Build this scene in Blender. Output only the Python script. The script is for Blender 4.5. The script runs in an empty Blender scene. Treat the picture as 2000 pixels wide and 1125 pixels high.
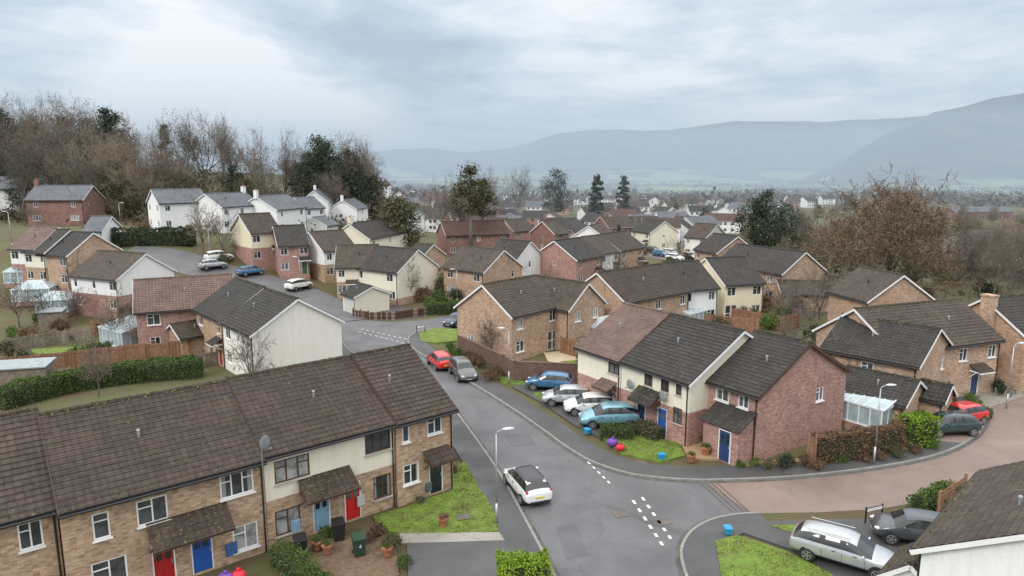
import bpy, math, random
import numpy as np
from mathutils import Vector, Matrix, noise
from mathutils.geometry import tessellate_polygon
R=random.Random(11)
scn=bpy.context.scene
COL=scn.collection
PITCH=math.radians(9.66); CP,SP=math.cos(PITCH),math.sin(PITCH); FL=1333.0; EYE=18.0
# ---------------------------------------------------------------- terrain
def ss(a,b,x):
    t=max(0.0,min(1.0,(x-a)/(b-a))); return t*t*(3-2*t)
def H(x,y):
    left=ss(-16,-58,x); l2=ss(-45,-110,x)
    hill=(7.5*ss(80,116,y)*left*(1-ss(165,290,y)*(1-l2))+10*ss(132,240,y)*l2)*(1-ss(290,520,y))
    d=-5*ss(130,280,y)*(1-ss(-20,-80,x))-16*ss(280,1200,y)
    und=0
    if y>140: und=noise.noise(Vector((x*.01,y*.01,0)))*1.2*ss(140,260,y)
    return hill+d+und
# survey helpers: sight line bearing -> place on the ground plane / terrain
def sight(u,v):
    a=(u-1000)/FL; b=(562.5-v)/FL
    return Vector((a,CP+b*SP,-SP+b*CP))
def at(u,v,z=0.0):
    d=sight(u,v); t=(z-EYE)/d.z
    return Vector((d.x*t,d.y*t,z))
def on(u,v,dz=0.0):
    d=sight(u,v); t=15.0; pt=t
    while t<3000:
        if EYE+d.z*t<=H(d.x*t,d.y*t)+dz: break
        pt=t; t*=1.01
    lo,hi=pt,t
    for i in range(24):
        m=(lo+hi)/2
        if EYE+d.z*m<=H(d.x*m,d.y*m)+dz: hi=m
        else: lo=m
    x,y=d.x*hi,d.y*hi
    return Vector((x,y,H(x,y)))
# ---------------------------------------------------------------- materials
MATS={}
def newmat(name):
    m=bpy.data.materials.new(name); m.use_nodes=True
    nt=m.node_tree; b=nt.nodes['Principled BSDF']
    return m,nt,b
def N(nt,t,**k):
    n=nt.nodes.new(t)
    for a,v in k.items(): setattr(n,a,v)
    return n
def mixc(nt,fac,a,b,blend='MIX'):
    n=N(nt,'ShaderNodeMix',data_type='RGBA',blend_type=blend)
    def put(i,v):
        if hasattr(v,'links'): nt.links.new(v,n.inputs[i])
        elif isinstance(v,(int,float)): n.inputs[i].default_value=v
        else: n.inputs[i].default_value=tuple(v)+(1,) if len(v)==3 else v
    put(0,fac); put(6,a); put(7,b)
    return n.outputs[2]
def ramp(nt,src,stops,interp='LINEAR'):
    r=N(nt,'ShaderNodeValToRGB'); r.color_ramp.interpolation=interp
    cr=r.color_ramp
    while len(cr.elements)<len(stops): cr.elements.new(.5)
    for e,(p,c) in zip(cr.elements,stops):
        e.position=p; e.color=tuple(c)+(1,) if len(c)==3 else c
    nt.links.new(src,r.inputs[0]); return r.outputs[0]
def math_(nt,op,a,b=0.0,c=None):
    n=N(nt,'ShaderNodeMath',operation=op)
    for i,v in enumerate((a,b) if c is None else (a,b,c)):
        if hasattr(v,'links'): nt.links.new(v,n.inputs[i])
        else: n.inputs[i].default_value=v
    return n.outputs[0]
def noisef(nt,vec,scale,detail=4,rough=.6,dist=0):
    n=N(nt,'ShaderNodeTexNoise'); n.inputs['Scale'].default_value=scale
    n.inputs['Detail'].default_value=detail; n.inputs['Roughness'].default_value=rough
    n.inputs['Distortion'].default_value=dist
    if vec is not None: nt.links.new(vec,n.inputs['Vector'])
    return n.outputs['Fac']
def g3(c,k): return tuple(min(1,max(0,x*k)) for x in c)
def plain(name,c,rough=.7,var=.25,scale=3,metal=0,bump=0,spec=None,coord='Object'):
    if name in MATS: return MATS[name]
    m,nt,b=newmat(name)
    tc=N(nt,'ShaderNodeTexCoord')
    f=noisef(nt,tc.outputs[coord],scale,5,.65)
    col=ramp(nt,f,[(.3,g3(c,1-var)),(.7,g3(c,1+var))])
    nt.links.new(col,b.inputs['Base Color']); b.inputs['Roughness'].default_value=rough
    b.inputs['Metallic'].default_value=metal
    if spec is not None: b.inputs['Specular IOR Level'].default_value=spec
    if bump:
        bp=N(nt,'ShaderNodeBump'); bp.inputs['Strength'].default_value=bump; bp.inputs['Distance'].default_value=.03
        nt.links.new(noisef(nt,tc.outputs[coord],scale*8,4),bp.inputs['Height']); nt.links.new(bp.outputs[0],b.inputs['Normal'])
    MATS[name]=m; return m
def brick(name,c1,c2,mortar=(.42,.38,.33)):
    m,nt,b=newmat(name)
    uv=N(nt,'ShaderNodeUVMap'); tc=N(nt,'ShaderNodeTexCoord')
    bt=N(nt,'ShaderNodeTexBrick'); nt.links.new(uv.outputs[0],bt.inputs['Vector'])
    bt.inputs['Scale'].default_value=1; bt.inputs['Brick Width'].default_value=.225; bt.inputs['Row Height'].default_value=.075
    bt.inputs['Mortar Size'].default_value=.008; bt.inputs['Mortar Smooth'].default_value=.3
    bt.inputs['Color1'].default_value=c1+(1,); bt.inputs['Color2'].default_value=c2+(1,); bt.inputs['Mortar'].default_value=mortar+(1,)
    mp=N(nt,'ShaderNodeMapping'); mp.inputs['Scale'].default_value=(4.4,13.3,1); nt.links.new(uv.outputs[0],mp.inputs['Vector'])
    wn=N(nt,'ShaderNodeTexWhiteNoise',noise_dimensions='2D')
    sn=N(nt,'ShaderNodeVectorMath',operation='FLOOR'); nt.links.new(mp.outputs[0],sn.inputs[0]); nt.links.new(sn.outputs[0],wn.inputs['Vector'])
    v=ramp(nt,wn.outputs['Value'],[(0,(.55,.5,.5)),(.25,(.9,.88,.88)),(.75,(1.05,1.05,1.05)),(1,(1.35,1.35,1.3))])
    col=mixc(nt,.8,bt.outputs['Color'],v,'MULTIPLY')
    big=ramp(nt,noisef(nt,tc.outputs['Object'],.7,5),[(.3,(.75,.75,.77)),(.7,(1.12,1.12,1.1))])
    col=mixc(nt,.8,col,big,'MULTIPLY')
    nt.links.new(col,b.inputs['Base Color']); b.inputs['Roughness'].default_value=.9
    bp=N(nt,'ShaderNodeBump'); bp.inputs['Strength'].default_value=.4; bp.inputs['Distance'].default_value=.01
    bp.invert=True
    nt.links.new(bt.outputs['Fac'],bp.inputs['Height']); nt.links.new(bp.outputs[0],b.inputs['Normal'])
    MATS[name]=m; return m
def render_mat(name,c):
    m,nt,b=newmat(name)
    tc=N(nt,'ShaderNodeTexCoord')
    mp=N(nt,'ShaderNodeMapping'); mp.inputs['Scale'].default_value=(2.5,2.5,.35); nt.links.new(tc.outputs['Object'],mp.inputs['Vector'])
    st=ramp(nt,noisef(nt,mp.outputs[0],1.5,6,.7),[(.3,(.88,.87,.85)),(.6,(1,1,1))])
    col=mixc(nt,.8,c,st,'MULTIPLY')
    fine=ramp(nt,noisef(nt,tc.outputs['Object'],18,3),[(.3,(.93,.93,.93)),(.7,(1.04,1.04,1.04))])
    col=mixc(nt,1,col,fine,'MULTIPLY')
    nt.links.new(col,b.inputs['Base Color']); b.inputs['Roughness'].default_value=.92
    MATS[name]=m; return m
def tile(name,c1,c2,moss=.5,mossc=(.10,.105,.03)):
    m,nt,b=newmat(name)
    uv=N(nt,'ShaderNodeUVMap'); tc=N(nt,'ShaderNodeTexCoord')
    bt=N(nt,'ShaderNodeTexBrick'); bt.offset=0.0; nt.links.new(uv.outputs[0],bt.inputs['Vector'])
    bt.inputs['Scale'].default_value=1; bt.inputs['Brick Width'].default_value=.3; bt.inputs['Row Height'].default_value=.33
    bt.inputs['Mortar Size'].default_value=.018; bt.inputs['Mortar Smooth'].default_value=.4
    bt.inputs['Color1'].default_value=c1+(1,); bt.inputs['Color2'].default_value=c2+(1,); bt.inputs['Mortar'].default_value=g3(c1,.3)+(1,)
    big=ramp(nt,noisef(nt,tc.outputs['Object'],.5,6,.7),[(.3,(.7,.7,.7)),(.7,(1.3,1.28,1.25))])
    col=mixc(nt,.9,bt.outputs['Color'],big,'MULTIPLY')
    lich=ramp(nt,noisef(nt,tc.outputs['Object'],9,6,.75),[(.56,(0,0,0)),(.70,(1,1,1))])
    col=mixc(nt,math_(nt,'MULTIPLY',lich,.25),col,(.20,.17,.14))
    mz=noisef(nt,tc.outputs['Object'],2.2,7,.75)
    mf=ramp(nt,mz,[(.55,(0,0,0)),(.72,(1,1,1))])
    col=mixc(nt,math_(nt,'MULTIPLY',mf,moss),col,mossc)
    nt.links.new(col,b.inputs['Base Color']); b.inputs['Roughness'].default_value=.7
    b.inputs['Specular IOR Level'].default_value=.3
    sx=N(nt,'ShaderNodeSeparateXYZ'); nt.links.new(uv.outputs[0],sx.inputs[0])
    w=math_(nt,'SINE',math_(nt,'MULTIPLY',sx.outputs[0],2*math.pi/.15))
    fr=math_(nt,'FRACT',math_(nt,'DIVIDE',sx.outputs[1],.33))
    hgt=math_(nt,'ADD',math_(nt,'MULTIPLY',w,.35),math_(nt,'MULTIPLY',fr,-1.2))
    bp=N(nt,'ShaderNodeBump'); bp.inputs['Strength'].default_value=.8; bp.inputs['Distance'].default_value=.025
    nt.links.new(hgt,bp.inputs['Height']); nt.links.new(bp.outputs[0],b.inputs['Normal'])
    MATS[name]=m; return m
BUFF=brick('buff_brick',(.51,.345,.215),(.38,.235,.15),(.46,.39,.31))
ORANGE=brick('orange_brick',(.51,.345,.235),(.42,.265,.175),(.47,.40,.33))
PINK=brick('pink_brick',(.44,.24,.195),(.35,.18,.145),(.42,.34,.31))
RED=brick('red_brick',(.29,.14,.11),(.22,.10,.08),(.30,.25,.23))
DARKB=brick('garden_brick',(.17,.095,.07),(.12,.065,.05),(.18,.14,.12))
CREAM=render_mat('cream_render',(.78,.73,.60))
OFFW=render_mat('off_white_render',(.82,.80,.74))
WHITE=render_mat('white_render',(.83,.83,.83))
YELLOW=render_mat('pale_yellow_render',(.78,.71,.53))
T_BROWN=tile('brown_roof_tile',(.070,.051,.042),(.044,.033,.028),.5)
T_DARK=tile('dark_roof_tile',(.050,.045,.043),(.031,.029,.028),.35)
T_SLATE=tile('slate_roof',(.15,.16,.18),(.11,.12,.14),.15)
T_PINK=tile('pinkish_roof_tile',(.18,.12,.105),(.13,.085,.075),.25)
T_OLD=tile('mottled_roof_tile',(.085,.068,.054),(.052,.041,.034),.5)
T_RED=tile('russet_roof_tile',(.11,.058,.048),(.08,.045,.038),.3)
MOSS=plain('moss_ridge',(.16,.15,.04),.95,.6,4,bump=.6)
PVC=plain('white_pvc',(.80,.80,.80),.35,.03,1)
BROWNF=plain('brown_frame',(.09,.045,.03),.45,.2,3)
BLACK=plain('black_plastic',(.018,.018,.02),.4,.15,3)
GREYM=plain('galvanised_steel',(.42,.44,.46),.45,.08,2,metal=.6)
SILL=plain('stone_sill',(.45,.42,.37),.8,.1,4)
def glassmat(name):
    m,nt,b=newmat(name)
    oi=N(nt,'ShaderNodeObjectInfo'); tc=N(nt,'ShaderNodeTexCoord')
    c=ramp(nt,oi.outputs['Random'],[(0,(.025,.03,.035)),(.35,(.06,.065,.07)),(.55,(.04,.045,.05)),(.72,(.28,.28,.27)),(.86,(.10,.11,.12))],'CONSTANT')
    f=ramp(nt,noisef(nt,tc.outputs['Object'],2.2,3),[(.35,(.6,.6,.6)),(.65,(1.5,1.5,1.5))])
    c=mixc(nt,1,c,f,'MULTIPLY')
    sx=N(nt,'ShaderNodeSeparateXYZ'); nt.links.new(tc.outputs['Generated'],sx.inputs[0])
    e=math_(nt,'ABSOLUTE',math_(nt,'SUBTRACT',sx.outputs[0],.5))
    r2=math_(nt,'FRACT',math_(nt,'MULTIPLY',oi.outputs['Random'],7.3))
    cur=math_(nt,'GREATER_THAN',e,math_(nt,'ADD',.30,math_(nt,'MULTIPLY',r2,.4)))
    c=mixc(nt,math_(nt,'MULTIPLY',cur,.8),c,(.34,.33,.31))
    nt.links.new(c,b.inputs['Base Color']); b.inputs['Roughness'].default_value=.06
    b.inputs['Specular IOR Level'].default_value=.8
    MATS[name]=m; return m
GLASS=glassmat('window_glass')
CGLASS=plain('car_glass',(.015,.018,.02),.05,.1,1,spec=.9)
CONS=plain('conservatory_glass',(.33,.42,.45),.12,.25,1.2,spec=.8)
def door_mat(c,n): return plain('door_'+n,c,.4,.06,2)
def ground_mat():
    m,nt,b=newmat('ground_mix')
    tc=N(nt,'ShaderNodeTexCoord'); o=tc.outputs['Object']
    g=ramp(nt,noisef(nt,o,.6,8,.7),[(.28,(.08,.058,.036)),(.45,(.10,.085,.048)),(.6,(.08,.09,.035)),(.8,(.10,.125,.045))])
    big=ramp(nt,noisef(nt,o,.05,4,.6),[(.4,(.95,.8,.7)),(.6,(1.1,1.2,1.0))])
    c=mixc(nt,.9,g,big,'MULTIPLY')
    sx=N(nt,'ShaderNodeSeparateXYZ'); nt.links.new(o,sx.inputs[0])
    far=math_(nt,'SMOOTH_MIN',math_(nt,'MAXIMUM',math_(nt,'DIVIDE',math_(nt,'SUBTRACT',sx.outputs[1],800),400),0),1,.1)
    vo=N(nt,'ShaderNodeTexVoronoi'); vo.inputs['Scale'].default_value=.005; nt.links.new(o,vo.inputs['Vector'])
    sp=N(nt,'ShaderNodeSeparateColor'); nt.links.new(vo.outputs['Color'],sp.inputs[0])
    fld=ramp(nt,sp.outputs[0],[(0,(.07,.075,.05)),(.3,(.14,.20,.08)),(.55,(.17,.24,.10)),(.78,(.09,.085,.06)),(.86,(.19,.27,.11))],'CONSTANT')
    c=mixc(nt,far,c,fld)
    nt.links.new(c,b.inputs['Base Color']); b.inputs['Roughness'].default_value=.95
    bp=N(nt,'ShaderNodeBump'); bp.inputs['Strength'].default_value=.5; bp.inputs['Distance'].default_value=.08
    nt.links.new(noisef(nt,o,6,5),bp.inputs['Height']); nt.links.new(bp.outputs[0],b.inputs['Normal'])
    return m
GROUND=ground_mat()
def asphalt(name,c,crack=.5,rough=(.38,.8),moss=0):
    m,nt,b=newmat(name)
    tc=N(nt,'ShaderNodeTexCoord'); o=tc.outputs['Object']
    a=ramp(nt,noisef(nt,o,.22,6,.65,.5),[(.3,g3(c,.78)),(.5,c),(.7,g3(c,1.22))])
    s=ramp(nt,noisef(nt,o,40,2),[(.3,(.8,.8,.8)),(.7,(1.2,1.2,1.2))])
    c1=mixc(nt,1,a,s,'MULTIPLY')
    vo=N(nt,'ShaderNodeTexVoronoi',feature='DISTANCE_TO_EDGE'); vo.inputs['Scale'].default_value=.22
    d=N(nt,'ShaderNodeVectorMath',operation='ADD'); nt.links.new(o,d.inputs[0])
    nz=N(nt,'ShaderNodeTexNoise'); nz.inputs['Scale'].default_value=.8; nt.links.new(o,nz.inputs['Vector'])
    nt.links.new(nz.outputs['Color'],d.inputs[1]); nt.links.new(d.outputs[0],vo.inputs['Vector'])
    k=ramp(nt,vo.outputs['Distance'],[(0,(.55,.55,.55)),(.008,(1,1,1))])
    c1=mixc(nt,crack,c1,k,'MULTIPLY')
    if moss:
        mf=ramp(nt,noisef(nt,o,1.4,7,.75),[(.55,(0,0,0)),(.68,(1,1,1))])
        c1=mixc(nt,math_(nt,'MULTIPLY',mf,moss),c1,(.085,.095,.035))
    nt.links.new(c1,b.inputs['Base Color'])
    rr=ramp(nt,noisef(nt,o,.3,5,.6),[(.35,(rough[0],)*3),(.6,(rough[1],)*3)]); nt.links.new(rr,b.inputs['Roughness'])
    bp=N(nt,'ShaderNodeBump'); bp.inputs['Strength'].default_value=.25; bp.inputs['Distance'].default_value=.01
    nt.links.new(noisef(nt,o,60,2),bp.inputs['Height']); nt.links.new(bp.outputs[0],b.inputs['Normal'])
    MATS[name]=m; return m
ASPH=asphalt('asphalt',(.122,.122,.127))
PATCH=asphalt('asphalt_patch',(.10,.10,.105),.1)
PAVE=asphalt('pavement_asphalt',(.075,.075,.077),.3,moss=.45)
BLOCK=asphalt('block_paving',(.215,.158,.135),.2,moss=.15)
CONC=asphalt('concrete_slabs',(.27,.25,.22),.6,moss=.5)
GRAVEL=plain('gravel',(.36,.24,.13),.95,.4,20,bump=.5)
KERB=plain('kerb_stone',(.24,.23,.215),.85,.25,3)
PAINT=plain('road_paint',(.62,.62,.60),.6,.35,9)
def lawnmat():
    m,nt,b=newmat('lawn_grass')
    tc=N(nt,'ShaderNodeTexCoord'); o=tc.outputs['Object']
    a=ramp(nt,noisef(nt,o,1.3,8,.8),[(.30,(.12,.10,.05)),(.42,(.13,.155,.035)),(.55,(.15,.24,.035)),(.75,(.22,.31,.055))])
    f=ramp(nt,noisef(nt,o,22,4,.7),[(.3,(.55,.55,.55)),(.7,(1.35,1.35,1.3))])
    nt.links.new(mixc(nt,1,a,f,'MULTIPLY'),b.inputs['Base Color']); b.inputs['Roughness'].default_value=.95
    bp=N(nt,'ShaderNodeBump'); bp.inputs['Strength'].default_value=.8; bp.inputs['Distance'].default_value=.05
    nt.links.new(noisef(nt,o,25,4),bp.inputs['Height']); nt.links.new(bp.outputs[0],b.inputs['Normal'])
    return m
LAWN=lawnmat()
def leafmat(name,c,v=.5):
    m,nt,b=newmat(name)
    tc=N(nt,'ShaderNodeTexCoord'); oi=N(nt,'ShaderNodeObjectInfo')
    a=ramp(nt,noisef(nt,tc.outputs['Object'],1.3,6,.8),[(.3,g3(c,1-v)),(.55,c),(.75,g3(c,1+v*1.2))])
    k=ramp(nt,oi.outputs['Random'],[(0,(.75,.75,.75)),(1,(1.25,1.2,1.1))])
    nt.links.new(mixc(nt,1,a,k,'MULTIPLY'),b.inputs['Base Color']); b.inputs['Roughness'].default_value=.7
    b.inputs['Specular IOR Level'].default_value=.25
    MATS[name]=m; return m
LF_G=leafmat('hedge_leaf',(.075,.13,.03)); LF_B=leafmat('bright_leaf',(.18,.29,.025),.6); LF_D=leafmat('evergreen_leaf',(.045,.065,.038))
LF_BR=leafmat('brown_leaf',(.15,.095,.06)); LF_O=leafmat('olive_leaf',(.10,.10,.055)); LF_R=leafmat('russet_leaf',(.14,.085,.06)); GRASSB=leafmat('grass_blades',(.16,.23,.04),.4)
BARK=plain('bark',(.14,.12,.10),.9,.35,3,bump=.5); TWIG=leafmat('twigs',(.20,.165,.135),.2); TWIG2=leafmat('dark_twigs',(.145,.13,.115),.2); TWIGO=leafmat('oak_twigs',(.15,.11,.08),.25)
WOODF=plain('fence_timber',(.26,.14,.085),.85,.35,2.5); WOODG=plain('weathered_timber',(.22,.18,.14),.9,.3,3)
# ---------------------------------------------------------------- mesh builder
class MB:
    def __init__(s): s.v=[];s.f=[];s.m=[]
    def poly(s,pts,m=0):
        b=len(s.v); s.v+= [tuple(p) for p in pts]; s.f.append(tuple(range(b,b+len(pts)))); s.m.append(m)
    def box(s,c,d,m=0,rz=0,rx=0,ry=0):
        M=Matrix.Rotation(rz,3,'Z')@Matrix.Rotation(ry,3,'Y')@Matrix.Rotation(rx,3,'X')
        b=len(s.v); c=Vector(c)
        for z in(-1,1):
            for y in(-1,1):
                for x in(-1,1): s.v.append(tuple(c+M@Vector((x*d[0]/2,y*d[1]/2,z*d[2]/2))))
        for q in((0,2,3,1),(4,5,7,6),(0,1,5,4),(2,6,7,3),(0,4,6,2),(1,3,7,5)): s.f.append(tuple(b+i for i in q)); s.m.append(m)
    def tube(s,p0,p1,r0,r1,n=6,m=0,cap=True):
        p0=Vector(p0);p1=Vector(p1); d=(p1-p0)
        if d.length<1e-6:return
        d.normalize(); a=d.orthogonal().normalized(); c=d.cross(a); b=len(s.v)
        for p,r in((p0,r0),(p1,r1)):
            for i in range(n):
                t=2*math.pi*i/n; s.v.append(tuple(p+(a*math.cos(t)+c*math.sin(t))*r))
        for i in range(n):
            j=(i+1)%n; s.f.append((b+i,b+j,b+n+j,b+n+i)); s.m.append(m)
        if cap:
            s.f.append(tuple(b+i for i in reversed(range(n)))); s.m.append(m)
            s.f.append(tuple(b+n+i for i in range(n))); s.m.append(m)
    def ball(s,c,r,m=0,n=10,k=6):
        b=len(s.v)
        for i in range(k+1):
            t=math.pi*i/k
            for j in range(n):
                p=2*math.pi*j/n
                s.v.append((c[0]+r[0]*math.sin(t)*math.cos(p),c[1]+r[1]*math.sin(t)*math.sin(p),c[2]+r[2]*math.cos(t)))
        for i in range(k):
            for j in range(n):
                s.f.append((b+i*n+j,b+(i+1)*n+j,b+(i+1)*n+(j+1)%n,b+i*n+(j+1)%n)); s.m.append(m)
    def leaves(s,pts,size,m=0,rng=None):
        n=len(pts); rng=rng or np.random.default_rng(3)
        pts=np.asarray(pts,float); a=rng.normal(size=(n,3)); a/=np.linalg.norm(a,axis=1)[:,None]
        c=rng.normal(size=(n,3)); c-= (c*a).sum(1)[:,None]*a; c/=np.linalg.norm(c,axis=1)[:,None]
        k=size*(.6+.8*rng.random(n))[:,None]
        q=np.stack([pts-a*k*.5,pts+c*k*.32,pts+a*k*.5,pts-c*k*.32],1).reshape(-1,3)
        b=len(s.v); s.v+=q.tolist()
        s.f+=[(b+4*i,b+4*i+1,b+4*i+2,b+4*i+3) for i in range(n)]; s.m+=[m]*n
    def mesh(s,name,mats,smooth=False,uv=True):
        me=bpy.data.meshes.new(name); me.from_pydata(s.v,[],s.f)
        for x in mats: me.materials.append(x)
        me.polygons.foreach_set('material_index',s.m)
        if smooth: me.polygons.foreach_set('use_smooth',[True]*len(s.f))
        if uv and len(s.f)<60000:
            ul=me.uv_layers.new(name='UVMap'); Z=Vector((0,0,1)); data=[0.0]*(2*len(me.loops))
            for p in me.polygons:
                n=p.normal; t=Z.cross(n)
                t=Vector((1,0,0)) if t.length<1e-3 else t.normalized()
                bb=n.cross(t)
                for li in p.loop_indices:
                    co=me.vertices[me.loops[li].vertex_index].co
                    data[2*li]=co.dot(t); data[2*li+1]=co.dot(bb)
            ul.data.foreach_set('uv',data)
        me.update(); return me
def tag(o,label=None,cat=None,group=None,kind=None):
    if label:
        if len(label.split())<4 and not kind: label=label+' in the housing estate'
        o['label']=label
    if cat:o['category']=cat
    if group:o['group']=group
    if kind:o['kind']=kind
    return o
def obj(name,data,parent=None,loc=(0,0,0),rot=0,**k):
    o=bpy.data.objects.new(name,data); COL.objects.link(o)
    o.location=loc; o.rotation_euler=(0,0,rot) if isinstance(rot,(int,float)) else rot
    if parent: o.parent=parent
    return tag(o,**k)
def root(name,label,cat,loc,rot=0,group=None):
    o=obj(name,None,None,loc,rot,label=label,cat=cat,group=group); o.empty_display_size=.5; return o
# ---------------------------------------------------------------- windows & doors
WC={}
def win_mesh(w,h,fm):
    k=(round(w,2),round(h,2),fm.name)
    if k in WC: return WC[k]
    g=MB(); g.poly([(-w/2,.07,-h/2),(w/2,.07,-h/2),(w/2,.07,h/2),(-w/2,.07,h/2)])
    f=MB(); t=.065
    f.box((0,.055,h/2-t/2),(w,.06,t)); f.box((0,.055,-h/2+t/2),(w,.06,t))
    for sx in(-1,1): f.box((sx*(w/2-t/2),.055,0),(t,.058,h-2*t))
    n=1 if w<.75 else (2 if w<1.35 else 3)
    for i in range(1,n): f.box((-w/2+w*i/n,.053,0),(t*.9,.056,h-2*t))
    if h<1.5 and w>.5:
        x0=-w/2+t; x1=-w/2+w/n if n>1 else w/2-t
        f.box(((x0+x1)/2,.054,h*.18),(x1-x0,.052,t*.7))
        if n==3: f.box((w/2-(x1+w/2)/2,.0545,h*.18),(x1-x0,.052,t*.7))
    s=MB(); s.box((0,-.03,-h/2-.03),(w+.12,.16,.055))
    WC[k]=(g.mesh('window_glass',[GLASS]),f.mesh('window_frame',[fm]),s.mesh('window_sill',[fm if fm!=BROWNF else SILL])); return WC[k]
def door_mesh(w,h,dm,n):
    k=('d',round(w,2),round(h,2),n)
    if k in WC: return WC[k]
    g=MB()
    if n=='garage':
        for i in range(7): g.box((0,.07+.004*(i%2),-h/2+(i+.5)*h/7),(w-.02,.03,h/7-.015))
        g.box((0,.095,0),(w,.02,h))
        hd=MB(); hd.box((0,.03,-.2),(.12,.03,.03))
    elif n=='french':
        g.poly([(-w/2,.07,-h/2),(w/2,.07,-h/2),(w/2,.07,h/2),(-w/2,.07,h/2)],1)
        for x in(-w/2+.04,-.04,.04,w/2-.04): g.box((x,.05,0),(.075,.05,h))
        for z in(-h/2+.1,0,h/2-.05): g.box((0,.052,z),(w-.1,.05,.09))
        hd=MB(); hd.box((.09,.01,0),(.03,.03,.12))
    else:
        g.box((0,.07,0),(w-.1,.04,h-.06)); 
        for x in(-w/2+.03,w/2-.03): g.box((x,.05,0),(.06,.07,h),2)
        g.box((0,.05,h/2-.03),(w-.12,.068,.06),2)
        for x in(-.18,.18):
            g.box((x,.046,.45),(.22,.012,.6),1); g.box((x,.046,-.5),(.24,.014,.6))
        hd=MB(); hd.box((w*.36,.03,-.02),(.05,.04,.16))
    WC[k]=(g.mesh('door_panel',[dm,GLASS,PVC]),hd.mesh('door_handle',[GREYM])); return WC[k]
KINDS={'w':(1.2,1.1),'W':(1.65,1.15),'s':(.6,1.0),'t':(.5,.6),'f':(1.6,2.05),'d':(.92,2.05),'p':(.92,2.05),'g':(2.25,2.05),'m':(.9,1.05)}
DOORC=[((.03,.05,.12),'navy'),((.35,.02,.02),'red'),((.6,.6,.6),'white'),((.02,.02,.02),'black'),((.04,.10,.06),'green'),((.16,.10,.05),'wood')]
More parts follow.
